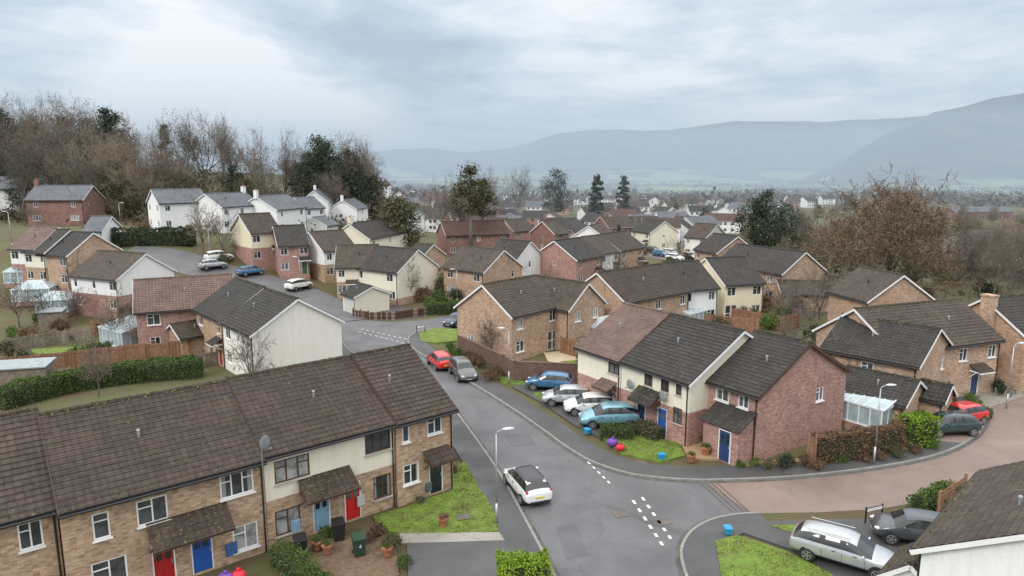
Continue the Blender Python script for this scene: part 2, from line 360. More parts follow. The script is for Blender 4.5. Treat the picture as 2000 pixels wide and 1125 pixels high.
def house(label,A,B,zr=7.1,ze=4.6,hd=4.2,wall=BUFF,roof=T_BROWN,upper=None,split=2.45,pats=None,extra=(),frame=PVC,near=False,
          cat='house',chim=None,base=None,barge=None,group=None,oh=.3,ohA=.22,ohB=.22,gutterm=None,rng=None,gableup=None,name='house'):
    rng=rng or R
    barge=barge or PVC
    if not isinstance(A,Vector):
        A=on(*A,zr); B=on(*B,zr)
    bz=min(H(A.x,A.y),H(B.x,B.y)) if base is None else base
    if base is None and max(H(A.x,A.y),H(B.x,B.y))>0.2: bz=(H(A.x,A.y)+H(B.x,B.y))/2
    d=Vector((B.x-A.x,B.y-A.y)); L=d.length; ang=math.atan2(d.y,d.x)
    rt=root(name,label,cat,(A.x,A.y,bz),ang,group)
    M=Matrix.Translation((A.x,A.y,bz))@Matrix.Rotation(ang,4,'Z'); Mi=M.inverted()
    SD={'f':(0,(0,-hd),L),'b':(math.pi,(L,hd),L),'a':(-math.pi/2,(0,hd),2*hd),'c':(math.pi/2,(L,-hd),2*hd)}
    eye=Mi@Vector((0,0,EYE))
    def wallpt(side,u,v):
        r,o,W=SD[side]; nrm=Vector((math.sin(r),-math.cos(r),0)); O=Vector((o[0],o[1],0))
        dr=(Mi.to_3x3()@sight(u,v)); t=(O-eye).dot(nrm)/dr.dot(nrm); P=eye+dr*t-O
        return P.x*math.cos(r)+P.y*math.sin(r),P.z
    ops={'f':[],'b':[],'a':[],'c':[]}
    for side,pt in (pats or {}).items():
        up,_,lo=pt.partition('|'); W=SD[side][2]
        for row,zc in((up,3.62),(lo,1.4)):
            row=row.replace(' ','')
            for i,ch in enumerate(row):
                if ch=='-':continue
                w,h=KINDS[ch]; z=zc if ch not in 'dpgf' else h/2+.08
                if ch in 'ws' and row is up: z=zc+ .05
                ops[side].append([ch,W*(i+.5)/len(row),z+(ze-4.6 if zc>2 else 0),w,h,None])
    for e in extra:
        side,kind,u,v,w,h=e[:6]; s,z=wallpt(side,u,v)
        if kind in 'dpgf': z=h/2+.08
        z=min(z,ze-h/2-.12); z=max(z,h/2+.08)
        ops[side].append([kind,s,z,w,h,e[6] if len(e)>6 else None])
    for s_ in ops:
        W=SD[s_][2]; good=[]
        for o in ops[s_]:
            o[3]=min(o[3],W-.3); o[1]=max(o[3]/2+.12,min(W-o[3]/2-.12,o[1]))
            if all(abs(o[1]-g[1])>(o[3]+g[3])/2+.04 or abs(o[2]-g[2])>(o[4]+g[4])/2+.04 for g in good): good.append(o)
        ops[s_]=good
    mb=MB()
    for side,(r,o,W) in SD.items():
        ax=Vector((math.cos(r),math.sin(r),0)); inn=Vector((-math.sin(r),math.cos(r),0)); O=Vector((o[0],o[1],0))
        hs=[(q[1]-q[3]/2,q[1]+q[3]/2,q[2]-q[4]/2,q[2]+q[4]/2) for q in ops[side]]
        xs=sorted({0,W}|{x for q in hs for x in q[:2]}); zs=sorted({-1.2,ze}|({split} if upper else set())|{z for q in hs for z in q[2:]})
        P=lambda s,z,dd=0:O+ax*s+inn*dd+Vector((0,0,z))
        for i in range(len(xs)-1):
            for j in range(len(zs)-1):
                cx=(xs[i]+xs[i+1])/2; cz=(zs[j]+zs[j+1])/2
                if xs[i+1]-xs[i]<1e-4 or zs[j+1]-zs[j]<1e-4: continue
                if any(a<cx<b and c<cz<e for a,b,c,e in hs): continue
                mb.poly([P(xs[i],zs[j]),P(xs[i+1],zs[j]),P(xs[i+1],zs[j+1]),P(xs[i],zs[j+1])],1 if upper and cz>split else 0)
        for a,b,c,e in hs:
            m_=1 if upper and (c+e)/2>split else 0
            mb.poly([P(a,c),P(a,c,.1),P(a,e,.1),P(a,e)][::-1],m_); mb.poly([P(b,c),P(b,c,.1),P(b,e,.1),P(b,e)],m_)
            mb.poly([P(a,e),P(a,e,.1),P(b,e,.1),P(b,e)][::-1],m_); mb.poly([P(a,c),P(a,c,.1),P(b,c,.1),P(b,c)],m_)
        if side in 'ac': mb.poly([P(0,ze),P(W,ze),P(W/2,zr-.05)],1 if upper or gableup else 0)
    obj('wall',mb.mesh('wall',[wall,upper or gableup or wall]),rt)
    for side,(r,o,W) in SD.items():
        ax=Vector((math.cos(r),math.sin(r),0)); O=Vector((o[0],o[1],0))
        for kind,s,z,w,h,c in ops[side]:
            loc=O+ax*s+Vector((0,0,z))
            if kind in 'dpgf':
                nm={'g':'garage','f':'french'}.get(kind)
                cc=c or (((.62,.62,.6),'white') if kind in 'gf' else DOORC[rng.randrange(6)])
                dm,hm=door_mesh(w,h,door_mat(*cc),nm or cc[1])
                do=obj('garage_door' if kind=='g' else 'door',dm,rt,loc,r); obj('handle',hm,do)
                if kind=='p':
                    pm=MB(); pw=1.7; pd=1.0
                    for k in range(3): 
                        pm.box((0,-pd+.17+k*.34,.08+h/2+.12+k*.17),(pw,.37,.05),0,0,math.radians(26))
                    for x in(-pw/2+.08,pw/2-.08):
                        pm.box((x,-pd/2,h/2+.1),(.06,pd-.06,.1),1)
                        pm.box((x,-.32,h/2-.18),(.06,.7,.06),1,0,math.radians(-42))
                    pm.box((0,-pd+.02,h/2+.07),(pw+.04,.04,.12),1)
                    obj('porch',pm.mesh('porch',[roof,PVC if barge==PVC else BROWNF]),rt,loc,r)
            else:
                fm=frame if c is None else c
                g,f,sl=win_mesh(w,h,fm); wo=obj('window',g,rt,loc,r); obj('frame',f,wo)
                if near: obj('sill',sl,wo)
    rm=MB(); sl=(zr-ze)/hd; x0,x1=-ohA,L+ohB; run=hd+oh
    for sg in(-1,1):
        def Q(x,t,up=0):
            return (x,sg*t,zr-sl*t+up)
        nl=max(1,int(round(math.hypot(run,run*sl)/.33))) if near else 1
        for k in range(nl):
            t0=run*k/nl; t1=run*(k+1)/nl; lift=.03 if near else 0
            q=[Q(x0,t0,.10),Q(x1,t0,.10),Q(x1,t1,.10+lift),Q(x0,t1,.10+lift)]
            rm.poly(q if sg>0 else q[::-1],0)
            if near:
                q=[Q(x0,t1,.10+lift),Q(x1,t1,.10+lift),Q(x1,t1,.10),Q(x0,t1,.10)]
                rm.poly(q if sg>0 else q[::-1],0)
        q=[Q(x0,0,-.02),Q(x1,0,-.02),Q(x1,run,-.02),Q(x0,run,-.02)]; rm.poly(q if sg<0 else q[::-1],1)
        q=[Q(x0,run,.10),Q(x1,run,.10),Q(x1,run,-.02),Q(x0,run,-.02)]; rm.poly(q if sg>0 else q[::-1],1)
        for xx,f in((x0,1),(x1,-1)):
            q=[Q(xx,0,.10),Q(xx,0,-.02),Q(xx,run,-.02),Q(xx,run,.10)]; rm.poly(q if f*sg<0 else q[::-1],0)
    ro=obj('roof',rm.mesh('roof',[roof,BLACK]),rt)
    rg=MB(); nseg=max(2,int((x1-x0)/.45)); 
    for i in range(nseg):
        a=x0+(x1-x0)*i/nseg; b=x0+(x1-x0)*(i+1)/nseg
        jz=rng.uniform(-.006,.006)
        rg.tube((a,0,zr+.07+jz),(b+.01,0,zr+.07+jz),.13,.12,8)
    obj('ridge',rg.mesh('ridge',[roof]),ro)
    if near:
        mg=MB(); rr=np.random.default_rng(rng.randrange(9999)); n=int((x1-x0)*38)
        pts=np.stack([rr.uniform(x0,x1,n),rr.normal(0,.10,n),zr+.17+rr.normal(0,.02,n)],1)
        pts[:,2]-=np.abs(pts[:,1])*.5; mg.leaves(pts,.12,0,rr)
        n=int((x1-x0)*34); t=rr.uniform(0,run,n); sgn=rr.choice([-1,1],n); e=rr.random(n)<.45; t[e]=run-np.abs(rr.normal(0,.12,e.sum()))
        pts=np.stack([rr.uniform(x0+.1,x1-.1,n),sgn*t,zr-sl*t+.135],1); mg.leaves(pts,.09,0,rr)
        obj('moss',mg.mesh('moss',[MOSS]),ro,kind='stuff')
    for xx in(x0-.016,x1+.016):
        bb=MB()
        for sg in(-1,1):
            ln=math.hypot(run,run*sl); bb.box((xx,sg*run/2,zr-sl*run/2-.03),(.03,ln+.02,.17),0,0,-sg*math.atan(sl))
        obj('bargeboard',bb.mesh('bargeboard',[barge]),ro)
    gmat=gutterm or BLACK
    for sg in(-1,1):
        gm=MB(); gm.tube((x0,sg*(run+.06),zr-sl*run-.03),(x1,sg*(run+.06),zr-sl*run-.03),.06,.06,6)
        obj('gutter',gm.mesh('gutter',[gmat]),ro)
    dp=MB(); dp.tube((L-.12,-hd-.06,0),(L-.12,-hd-.06,ze-.3),.04,.04,6); dp.tube((L-.12,-hd-.06,ze-.3),(L-.12,-run-.06,ze-.12),.04,.04,6)
    obj('downpipe',dp.mesh('downpipe',[gmat]),rt)
    if near or rng.random()<.5:
        vt=MB(); vx=L*rng.uniform(.3,.7); vy=run*.45; vt.tube((vx,-vy,zr-sl*vy),(vx,-vy,zr-sl*vy+.4),.06,.06,8); vt.tube((vx,-vy,zr-sl*vy+.4),(vx,-vy,zr-sl*vy+.46),.09,.07,8)
        obj('vent_pipe',vt.mesh('vent_pipe',[BLACK if not near else GREYM]),ro)
    if chim is not None:
        cm=MB(); cx=L*chim; cm.box((cx,0,zr+.35),(.75,.6,1.5),0); cm.box((cx,0,zr+1.12),(.85,.7,.1),0)
        for q in(-.18,.18): cm.tube((cx+q,0,zr+1.15),(cx+q,0,zr+1.5),.1,.085,8,1)
        obj('chimney',cm.mesh('chimney',[wall if wall in(RED,PINK,BUFF,ORANGE) else (upper or wall),plain('chimney_pot',(.35,.14,.08),.8)]),ro)
    return rt,L
# ---------------------------------------------------------------- GROUND
def axis(lims,step,far,grow=1.18):
    a=list(np.arange(lims[0],lims[1]+.01,step)); s=step
    x=a[-1]
    while x<far: s*=grow; x+=s; a.append(x)
    s=step; x=a[0]; pre=[]
    while x>-far if lims[0]<-50 else x>-300: s*=grow; x-=s; pre.append(x)
    return pre[::-1]+a
xs=axis((-200,200),4,9000); ys=axis((-40,420),4,9000)
gm=MB(); nx=len(xs)
gm.v=[(x,y,H(x,y)) for y in ys for x in xs]
for j in range(len(ys)-1):
    for i in range(nx-1): gm.f.append((j*nx+i,j*nx+i+1,(j+1)*nx+i+1,(j+1)*nx+i)); gm.m.append(0)
obj('ground',gm.mesh('ground',[GROUND],True,uv=False),kind='structure',label='rolling grassy and earthy ground of the valley')
ZJ=[0]
def flat(name,pts,z,mat,skirt=0,label=None,world=False):
    ZJ[0]+=1; z=z+.0035*(ZJ[0]%9) if z>.03 else z
    P=[Vector((p[0],p[1],z)) if world else at(p[0],p[1],0) for p in pts]
    P=[Vector((p.x,p.y,z)) for p in P]
    mb=MB(); mb.v=[tuple(p) for p in P]
    area=sum(P[i].x*P[(i+1)%len(P)].y-P[(i+1)%len(P)].x*P[i].y for i in range(len(P)))
    for t in tessellate_polygon([P]):
        a,b,c=[P[i] for i in t]
        t=tuple(t) if (b-a).cross(c-a).z>0 else tuple(reversed(t)); mb.f.append(t); mb.m.append(0)
    if skirt:
        n=len(P)
        for i in range(n):
            a,b=P[i],P[(i+1)%n]
            if area<0: a,b=b,a
            mb.poly([(a.x,a.y,z-skirt),(b.x,b.y,z-skirt),(b.x,b.y,z),(a.x,a.y,z)])
    return obj(name,mb.mesh(name,[mat]),kind='structure',label=label or name.replace('_',' '))
def smooth(P,it=2):
    for _ in range(it):
        Q=[P[0]]
        for a,b in zip(P,P[1:]): Q+=[a*.75+b*.25,a*.25+b*.75]
        Q.append(P[-1]); P=Q
    return P
def strip(name,pts,o0,o1,z,mat,skirt=.12,drape=False,zo=0,label=None):
    ZJ[0]+=1; z+=.002*(ZJ[0]%7)
    P=smooth([on(*p) if drape else at(*p) for p in pts]); mb=MB(); L=[];Rr=[]
    for i,p in enumerate(P):
        a=P[max(0,i-1)];b=P[min(len(P)-1,i+1)]; d=Vector((b.x-a.x,b.y-a.y,0)).normalized(); n=Vector((-d.y,d.x,0))
        l=p+n*o0; r=p+n*o1
        for q in(l,r): q.z=(H(q.x,q.y) if drape else 0)+z
        L.append(l);Rr.append(r)
    for i in range(len(P)-1):
        q=[L[i],L[i+1],Rr[i+1],Rr[i]]
        if (q[1]-q[0]).cross(q[2]-q[0]).z<0: q=q[::-1]
        mb.poly(q)
        if skirt:
            for S in(L,Rr):
                a,b=S[i],S[i+1]; mb.poly([(a.x,a.y,a.z-skirt),(b.x,b.y,b.z-skirt),tuple(b),tuple(a)])
    return obj(name,mb.mesh(name,[mat]),kind='structure',label=label or name)
WEST=[(1150,1260),(1085,1125),(1060,1075),(1025,1010),(985,935),(940,870),(885,795),(835,735),(790,712),(730,702),(685,690),(668,665),(645,630),(625,604)]
NE=[(878,640),(830,645),(803,653),(792,668),(812,688),(850,708),(900,738),(945,765),(1000,800),(1060,842),(1110,880),(1160,908),(1230,930),(1300,938),(1375,941)]
E_N=[(1375,941),(1500,938),(1620,928),(1740,912),(1830,893),(1890,868),(1925,835),(1930,800),(1905,775),(1870,760)]
SEc=[(1480,1003),(1430,1006),(1385,1016),(1350,1035),(1330,1062),(1326,1090),(1338,1130),(1380,1250)]
flat('road',WEST+[(610,585),(650,590),(680,612),(720,625),(760,630),(820,626),(880,617),(960,612),(960,634)]+NE+[(1465,1003)]+SEc[1:],.012,ASPH,label='wet grey asphalt estate road with junction')
flat('side_road',E_N+[(1900,752),(1960,748),(2020,760),(2120,790),(2150,850),(2050,895),(1960,925),(1880,955),(1800,980),(1720,994),(1600,1001),(1467,1003)],.013,BLOCK,label='reddish brown block paved side road')
flat('road_patch',[(1085,1030),(1125,1022),(1150,1085),(1108,1095)],.018,PATCH,label='darker asphalt repair patch')
flat('road_patch',[(985,850),(1030,845),(1048,868),(1000,874)],.018,PATCH,label='darker asphalt repair patch')
flat('road_patch',[(1190,985),(1340,1040),(1330,1046),(1182,990)],.018,PATCH,label='darker asphalt trench repair')
strip('upper_road',[(680,628),(645,602),(600,578),(555,560),(500,548),(440,535),(385,520),(345,507),(300,499),(240,497)],-3.2,3.2,.06,ASPH,.3,True,label='asphalt road climbing between houses')
for nm,pts in(('west',WEST),('north',NE),('east',E_N),('corner',SEc)):
    strip('kerb',pts,0,.14,.12,KERB,.15,label='concrete kerb')
    strip('pavement',pts,.14,1.85,.106,PAVE,.15,label='dark asphalt pavement')
    strip('channel',pts,-.22,0,.015,plain('road_channel',(.09,.09,.08),.7,.5,2),0,label='dirty damp channel along the kerb')
Lw=[[(728,1012),(800,992),(882,962),(918,940),(945,968),(968,1008),(972,1042),(900,1046),(790,1046),(745,1040)],
 [(880,918),(908,905),(932,950),(936,962),(885,966)],[(1175,858),(1232,850),(1325,868),(1338,893),(1290,905),(1215,890)],
 [(818,652),(850,643),(893,645),(893,668),(850,672),(822,668)],[(968,738),(1020,742),(1030,756),(985,752)],[(1040,770),(1075,770),(1080,785),(1050,782)],
 [(1397,1062),(1440,1050),(1540,1083),(1620,1125),(1700,1200),(1450,1220),(1410,1140)],[(1505,1031),(1560,1030),(1605,1042),(1560,1050)],
 [(60,684),(180,678),(185,692),(70,698)],[(1095,708),(1125,706),(1132,718),(1100,720)]]
gr=np.random.default_rng(2)
def inpoly(x,y,P):
    c=False
    for i in range(len(P)):
        a,b=P[i],P[i-1]
        if (a.y>y)!=(b.y>y) and x<(b.x-a.x)*(y-a.y)/(b.y-a.y)+a.x: c=not c
    return c
for p in Lw:
    flat('lawn',p,.135,LAWN,.16,label='bright green mossy lawn')
    P=[at(*q) for q in p]
    if P[0].y<60:
        x0,x1=min(q.x for q in P),max(q.x for q in P); y0,y1=min(q.y for q in P),max(q.y for q in P); pts=[]
        for _ in range(int((x1-x0)*(y1-y0)*120)):
            x,y=gr.uniform(x0,x1),gr.uniform(y0,y1)
            if noise.noise(Vector((x*.8,y*.8,0)))>-.25 and inpoly(x,y,P): pts.append((x,y,.175))
        if pts:
            mb=MB(); mb.leaves(np.array(pts),.085,0,gr); obj('grass',mb.mesh('grass',[GRASSB],False,False),kind='stuff',label='short uneven grass tufts of a lawn')
for p in [[(528,556),(580,548),(585,566),(545,572)]]: flat('lawn',p,.06,LAWN,.07,label='green verge')
flat('driveway',[(795,1066),(985,1060),(1010,1110),(1040,1190),(800,1190)],.128,PAVE,.15,label='dark asphalt driveway')
flat('path',[(780,1047),(975,1044),(986,1060),(785,1066)],.13,CONC,.15,label='mossy slab path')
flat('forecourt',[(1000,758),(1060,738),(1190,742),(1255,800),(1290,852),(1172,858),(1120,832),(1060,790)],.13,PAVE,.15,label='asphalt parking forecourt')
flat('gravel',[(1328,866),(1385,868),(1405,900),(1345,900)],.135,GRAVEL,.15,label='yellow gravel bed')
flat('gravel',[(1440,915),(1560,905),(1760,885),(1820,862),(1820,840),(1600,895),(1470,905)],.1,GRAVEL,.12,label='leaf strewn planting bed')
SOIL=plain('garden_soil',(.15,.10,.065),.95,.4,6,bump=.5)
flat('soil',[(560,1100),(610,1060),(720,1040),(770,1055),(780,1125),(640,1180)],.05,SOIL,.08,label='brown gravel front garden')
flat('soil',[(1560,860),(1660,835),(1760,800),(1700,740),(1600,750)],.05,SOIL,.08,label='bare garden soil')
flat('soil',[(900,665),(1000,700),(1000,735),(900,690)],.05,SOIL,.08,label='bare planting bed')
flat('driveway',[(1440,1040),(1500,1022),(1620,1018),(1820,1015),(1860,1130),(1800,1220),(1700,1190),(1560,1082)],.118,PAVE,.15,label='asphalt driveway')
flat('driveway',[(1830,800),(1905,780),(1925,805),(1915,850),(1880,868),(1800,862)],.118,BLOCK,.15,label='block paved driveway')
flat('patio',[(1062,690),(1120,685),(1140,700),(1095,712),(1070,706)],.06,plain('patio_slabs',(.5,.42,.28),.85),.08,label='cream slab patio')
flat('driveway',[(1860,760),(1985,745),(2000,775),(1925,800)],.05,CONC,.04,label='pale paved driveway')
flat('driveway',[(690,622),(760,627),(830,620),(800,600),(700,592)],.02,PAVE,.0,label='asphalt parking court')
flat('driveway',[(1540,600),(1620,598),(1640,612),(1560,618)],.02,PAVE,.0,label='asphalt parking court')
strip('far_road',[(1180,505),(1270,498),(1330,508),(1400,520)],-3,3,.05,ASPH,.2,True,label='asphalt cul-de-sac')
mk=MB()
def dash(a,b,w=.12,z=.034):
    A=at(*a);B=at(*b); d=(B-A).normalized(); n=Vector((-d.y,d.x,0))*w/2
    mk.poly([(A.x+n.x,A.y+n.y,z),(A.x-n.x,A.y-n.y,z),(B.x-n.x,B.y-n.y,z),(B.x+n.x,B.y+n.y,z)])
def dashes(a,b,n,duty=.55,w=.12,z=.034):
    for i in range(n):
        t0=i/n;t1=(i+duty)/n
        dash((a[0]+(b[0]-a[0])*t0,a[1]+(b[1]-a[1])*t0),(a[0]+(b[0]-a[0])*t1,a[1]+(b[1]-a[1])*t1),w,z)
dashes((1138,893),(1196,950),6,.5,.12)
dashes((1236,978),(1300,1075),6,.45,.16); dashes((1254,972),(1316,1062),6,.45,.16)
dashes((700,648),(795,672),9,.5,.14); dashes((705,643),(800,664),9,.5,.14)
obj('road_marking',mk.mesh('road_marking',[PAINT]),kind='structure',label='white dashed give way markings')
mh=MB()
for u,v in((1212,1005),(1297,1020),(1252,905),(905,1015)):
    p=at(u,v); mh.box((p.x,p.y,.028 if u!=905 else .18),(.7,.6,.012),0,.3)
obj('manhole_cover',mh.mesh('manhole',[plain('iron',(.13,.11,.095),.7)]),kind='structure',label='rusty iron manhole covers')
mk=MB()
for k in range(4):
    o=k*11; dash((1368+o,944),(1430+o,1000),.07,.036)
obj('drain_band',mk.mesh('drain_band',[plain('setts',(.12,.085,.07),.8,.4,6)]),kind='structure',label='dark sett bands at paving start')
# ---------------------------------------------------------------- HOUSES: foreground terrace
U=Vector((.777,.629,0)); NF=Vector((.629,-.777,0)); O=Vector((-3.45,37.0,0))
def FR(s,back=0,hd=4.9): return O-U*s-NF*(hd+back)
navy=((.02,.05,.14),'navy');blue=((.02,.10,.38),'blue');redd=((.55,.02,.02),'bright_red');sky=((.22,.38,.50),'sky_blue');blk=((.02,.025,.03),'black');dred=((.38,.015,.02),'red')
rF0,_=house('buff brick terraced house with mossy brown tiled roof',FR(27.5,.55),FR(18.75,.55),7.38,4.75,4.9,BUFF,T_BROWN,near=True,extra=[('f','w',60,1045,.8,1.15)],barge=BROWNF,cat='house',ohB=.05,base=0)
rF1,_=house('buff brick terraced pair with mossy roof and shared porch',FR(18.7),FR(10.65),7.25,4.75,4.9,BUFF,T_BROWN,near=True,
  extra=[('f','w',198,1027,.62,1.15),('f','w',298,997,1.2,1.15),('f','w',463,945,1.5,1.15),('f','w',480,1048,1.15,1.25),('f','d',322,1110,.92,2.05,dred),('f','d',397,1098,.92,2.05,blue),('f','w',215,1118,1.3,1.2)],barge=BROWNF,ohA=.05,ohB=.05,base=0)
rF2,_=house('cream rendered terraced pair with brown window frames',FR(10.6,.08),FR(3.65,.08),7.32,4.85,4.9,BUFF,T_BROWN,upper=CREAM,near=True,frame=BROWNF,
  extra=[('f','w',571,915,1.75,1.15),('f','w',738,862,1.5,1.15),('f','w',563,1017,1.25,1.3),('f','w',747,950,1.05,1.3),('f','d',629,1005,.92,2.05,sky),('f','d',690,990,.92,2.05,redd)],barge=BROWNF,ohA=.05,ohB=.05,base=0)
rF3,_=house('buff brick end terrace with black door and small porch',FR(3.6,-.1),FR(0,-.1),7.42,4.85,4.9,BUFF,T_BROWN,near=True,
  extra=[('f','w',793,847,.45,1.0),('f','w',849,830,.95,1.0),('f','w',803,925,1.0,1.15),('f','p',852,928,.9,2.05,blk)],barge=BROWNF,ohA=.05,base=0)
def porch_on(rt,s,pw,z=2.35,pd=1.25,hd=4.9,roof=T_BROWN,rows=4):
    pm=MB(); rise=.75
    a=math.atan2(rise,pd); ln=math.hypot(rise,pd)/rows
    for k in range(rows):
        t=(k+.5)/rows; pm.box((0,-pd+pd*t,z+rise*t),(pw,ln+.04,.05),0,0,a+.03)
    for x in(-pw/2+.06,pw/2-.06):
        pm.poly([(x,-pd+.05,z-.02),(x,0,z-.02),(x,0,z+rise-.05)],1)
        pm.box((x,-.4,z-.3),(.07,.95,.07),1,0,math.radians(-35))
    pm.box((0,-pd+.03,z-.04),(pw,.05,.14),1)
    po=obj('porch',pm.mesh('porch',[roof,BROWNF]),rt,(s,-hd,0))
    mg=MB(); rr=np.random.default_rng(5); n=int(60*pw); t=rr.random(n); pts=np.stack([rr.uniform(-pw/2,pw/2,n),-pd+pd*t,z+rise*t+.05],1); mg.leaves(pts,.1,0,rr)
    obj('moss',mg.mesh('moss',[MOSS]),po,kind='stuff')
porch_on(rF1,4.62,3.3); porch_on(rF2,2.95,2.75)
def satdish(parent,loc,rot,pole=0):
    m=MB(); m.ball((0,-.22,.12),(.32,.07,.36),0,12,6); m.tube((0,0,0),(0,-.2,.05),.02,.02); m.tube((0,-.2,-.2),(0,-.55,-.1),.012,.012,5); m.box((0,-.57,-.08),(.07,.09,.07))
    if pole: m.tube((0,.03,-pole),(0,.03,.1),.025,.025)
    obj('satellite_dish',m.mesh('satellite_dish',[plain('dish_grey',(.22,.23,.24),.5)],False),parent,loc,rot)
satdish(rF1,(7.9,-5.35,5.6),.4,1.7)
def wallbits(rt,items,hd):
    for s,z,w,h_,c,n in items:
        m=MB(); m.box((s,-hd-.05,z),(w,.1,h_)); m.box((s,-hd-.105,z),(w-.06,.01,h_-.06)); obj(n,m.mesh(n,[c]),rt)
METER=plain('meter_box_grey',(.5,.5,.48),.6,.08)
wallbits(rF1,[(6.35,.75,.5,.6,plain('meter_blue',(.05,.12,.3),.5),'meter_box'),(3.3,2.9,.22,.3,PVC,'alarm_box')],4.9)
wallbits(rF2,[(1.35,.8,.45,.6,plain('meter_pale_blue',(.25,.38,.5),.5),'meter_box'),(4.85,1.0,.4,.55,METER,'meter_box')],4.9)
wallbits(rF3,[(1.9,.6,.4,.5,plain('meter_dark',(.1,.13,.15),.5),'meter_box')],4.9)
# G terrace
GD=Vector((.556,-.831,0)); GP=Vector((-.831,-.556,0)); G0=Vector((19.2,43.0,0))
def GR(s,k=0): return G0-GD*s+GP*k
house('pinkish-brown roofed end terrace with cream render',GR(15.2,1.8),GR(10.35,1.8),7.35,4.55,4.9,PINK,T_PINK,upper=CREAM,frame=BROWNF,near=True,
  extra=[('f','w',1211,694,1.2,1.1),('f','w',1205,748,1.0,1.2),('f','m',1243,712,.55,1.0),('f','p',1190,745,.9,2.05,blk)],barge=BROWNF,ohB=.04,base=0)
rGB,_=house('cream rendered terraced pair with dark tiled roof',GR(10.3,1.64),GR(3.9,1.64),7.3,4.55,5.0,PINK,T_DARK,upper=CREAM,frame=BROWNF,near=True,
  extra=[('f','m',1267,722,.8,1.1),('f','m',1299,738,.75,1.1),('f','m',1326,750,.5,1.0),('f','d',1293,808,.9,2.05,blue),('f','d',1252,788,.9,2.05,navy),('f','m',1323,812,.8,1.1)],barge=PVC,ohA=.04,base=0)
porch_on(rGB,2.9,2.2,2.4,1.1,5.0,T_DARK,3)
satdish(rGB,(4.4,-5.1,3.0),0); satdish(rGB,(1.2,-5.1,3.0),0)
rGC,_=house('pink brick end house with brick porch and navy door',GR(3.9),GR(0),7.05,4.45,4.8,PINK,T_DARK,near=True,
  extra=[('f','w',1411,762,1.1,1.05),('f','w',1452,778,.8,1.05),('c','m',1601,770,.85,.95)],barge=BROWNF,base=0)
pm=MB()
px0,px1,pd,pz=1.0,3.7,1.5,2.25
for q in([(px0,-4.8-pd),(px1,-4.8-pd)],[(px1,-4.8-pd),(px1,-4.8)],[(px0,-4.8),(px0,-4.8-pd)]):
    (a,b),(c,d)=q; pm.poly([(a,b,0),(c,d,0),(c,d,pz+(.9 if abs(d+4.8)<.01 else 0)),(a,b,pz+(.9 if abs(b+4.8)<.01 else 0))])
for k in range(5):
    t=(k+.5)/5; pm.box(((px0+px1)/2,-4.8-pd-.2+(pd+.2)*t,pz+.05+.95*t),(px1-px0+.4,.42,.05),1,0,math.radians(29)+.03)
obj('porch',pm.mesh('porch',[PINK,T_DARK]),rGC)
dm,hm=door_mesh(.92,2.05,door_mat(*navy),'navy'); do=obj('door',dm,rGC,(2.75,-4.8-pd-.09,1.1)); obj('handle',hm,do)
h=house
h('pink brick house with paler brown tiles',(265,548),(450,537),7.1,4.6,3.9,PINK,T_PINK,pats={'f':'w-w|m-w','a':'s|-','b':'w|w'},near=True,base=0)
A=on(460,545,7.1);B=on(580,583,7.1);Mi_=A.lerp(B,.52)
A.z=B.z=Mi_.z=0
rL1,_=h('buff brick semi with dark tiled roof',A,Mi_,7.15,4.55,4.1,BUFF,T_DARK,pats={'f':'w-s|wdp'},near=True,base=0,ohB=.04)
rL2,_=h('off-white rendered gable end semi with dark tiled roof',Mi_,B,7.05,4.55,4.1,OFFW,T_DARK,pats={'f':'w-s|w-m'},near=True,base=0,ohA=.04)
satdish(rL2,(5.0,-4.3,3.9),-.3)
h('white gabled house over brick ground floor',(193,485),(283,501),7.2,4.6,4.1,PINK,T_OLD,upper=WHITE,pats={'f':'s-s-w|w--w','c':'---|---'})
h('buff brick house with brown tiled roof',(126,449),(181,459),7.2,4.6,4.0,ORANGE,T_DARK,pats={'f':'w-w|w-w','c':'-|-'})
h('cream terraced house with dark roof',(96,446),(136,452),7.2,4.6,4.0,BUFF,T_DARK,upper=CREAM,pats={'f':'w-s|w-w'})
h('pale rendered house with pinkish roof',(66,441),(113,446),7.2,4.6,4.0,PINK,T_PINK,upper=WHITE,pats={'f':'w-w|w-w'})
h('cream detached house with dark slate-look roof and garage',(728,479),(815,488),7.3,4.7,4.1,ORANGE,T_DARK,upper=CREAM,split=1.0,pats={'f':'w-w|g-dw','c':'---|-t-'},base=None)
h('cream semi with brown tiled roof',(660,477),(738,481),7.2,4.6,3.8,BUFF,T_OLD,upper=CREAM,pats={'f':'m-mm|wp-w'})
h('white gabled house with brown roof',(605,450),(668,453),7.2,4.6,3.9,BUFF,T_OLD,upper=WHITE,pats={'f':'m-m|wpw','c':'-m-|---'})
h('pink brick detached house with grey roof',(535,438),(592,444),7.2,4.6,3.9,PINK,T_DARK,pats={'f':'w-w|w-p','c':'t|-'})
h('pale yellow gabled house with brown roof',(468,417),(525,419),7.4,4.8,4.1,PINK,T_BROWN,upper=YELLOW,pats={'f':'w-m|w-p','c':'-t-|-'})
A1=Vector((-2.8,65.5,0));B1=Vector((2.2,71.1,0))
h('large buff brick house with mottled brown roof and french doors',A1,B1,7.15,4.6,3.7,ORANGE,T_OLD,pats={'f':'m-w|w-f','a':'--|m-'},near=True,base=0)
h('buff brick cross gabled house with twin windows',Vector((2.6,73.9,0)),Vector((7.7,68.8,0)),6.75,4.5,2.9,ORANGE,T_OLD,pats={'c':'mm|-f'},near=True,base=0)
h('long buff brick terrace house with mossy dark roof',(1168,533),(1292,516),7.2,4.6,4.0,ORANGE,T_BROWN,pats={'f':'m-m-m|w-f-','a':'-|t'},near=True)
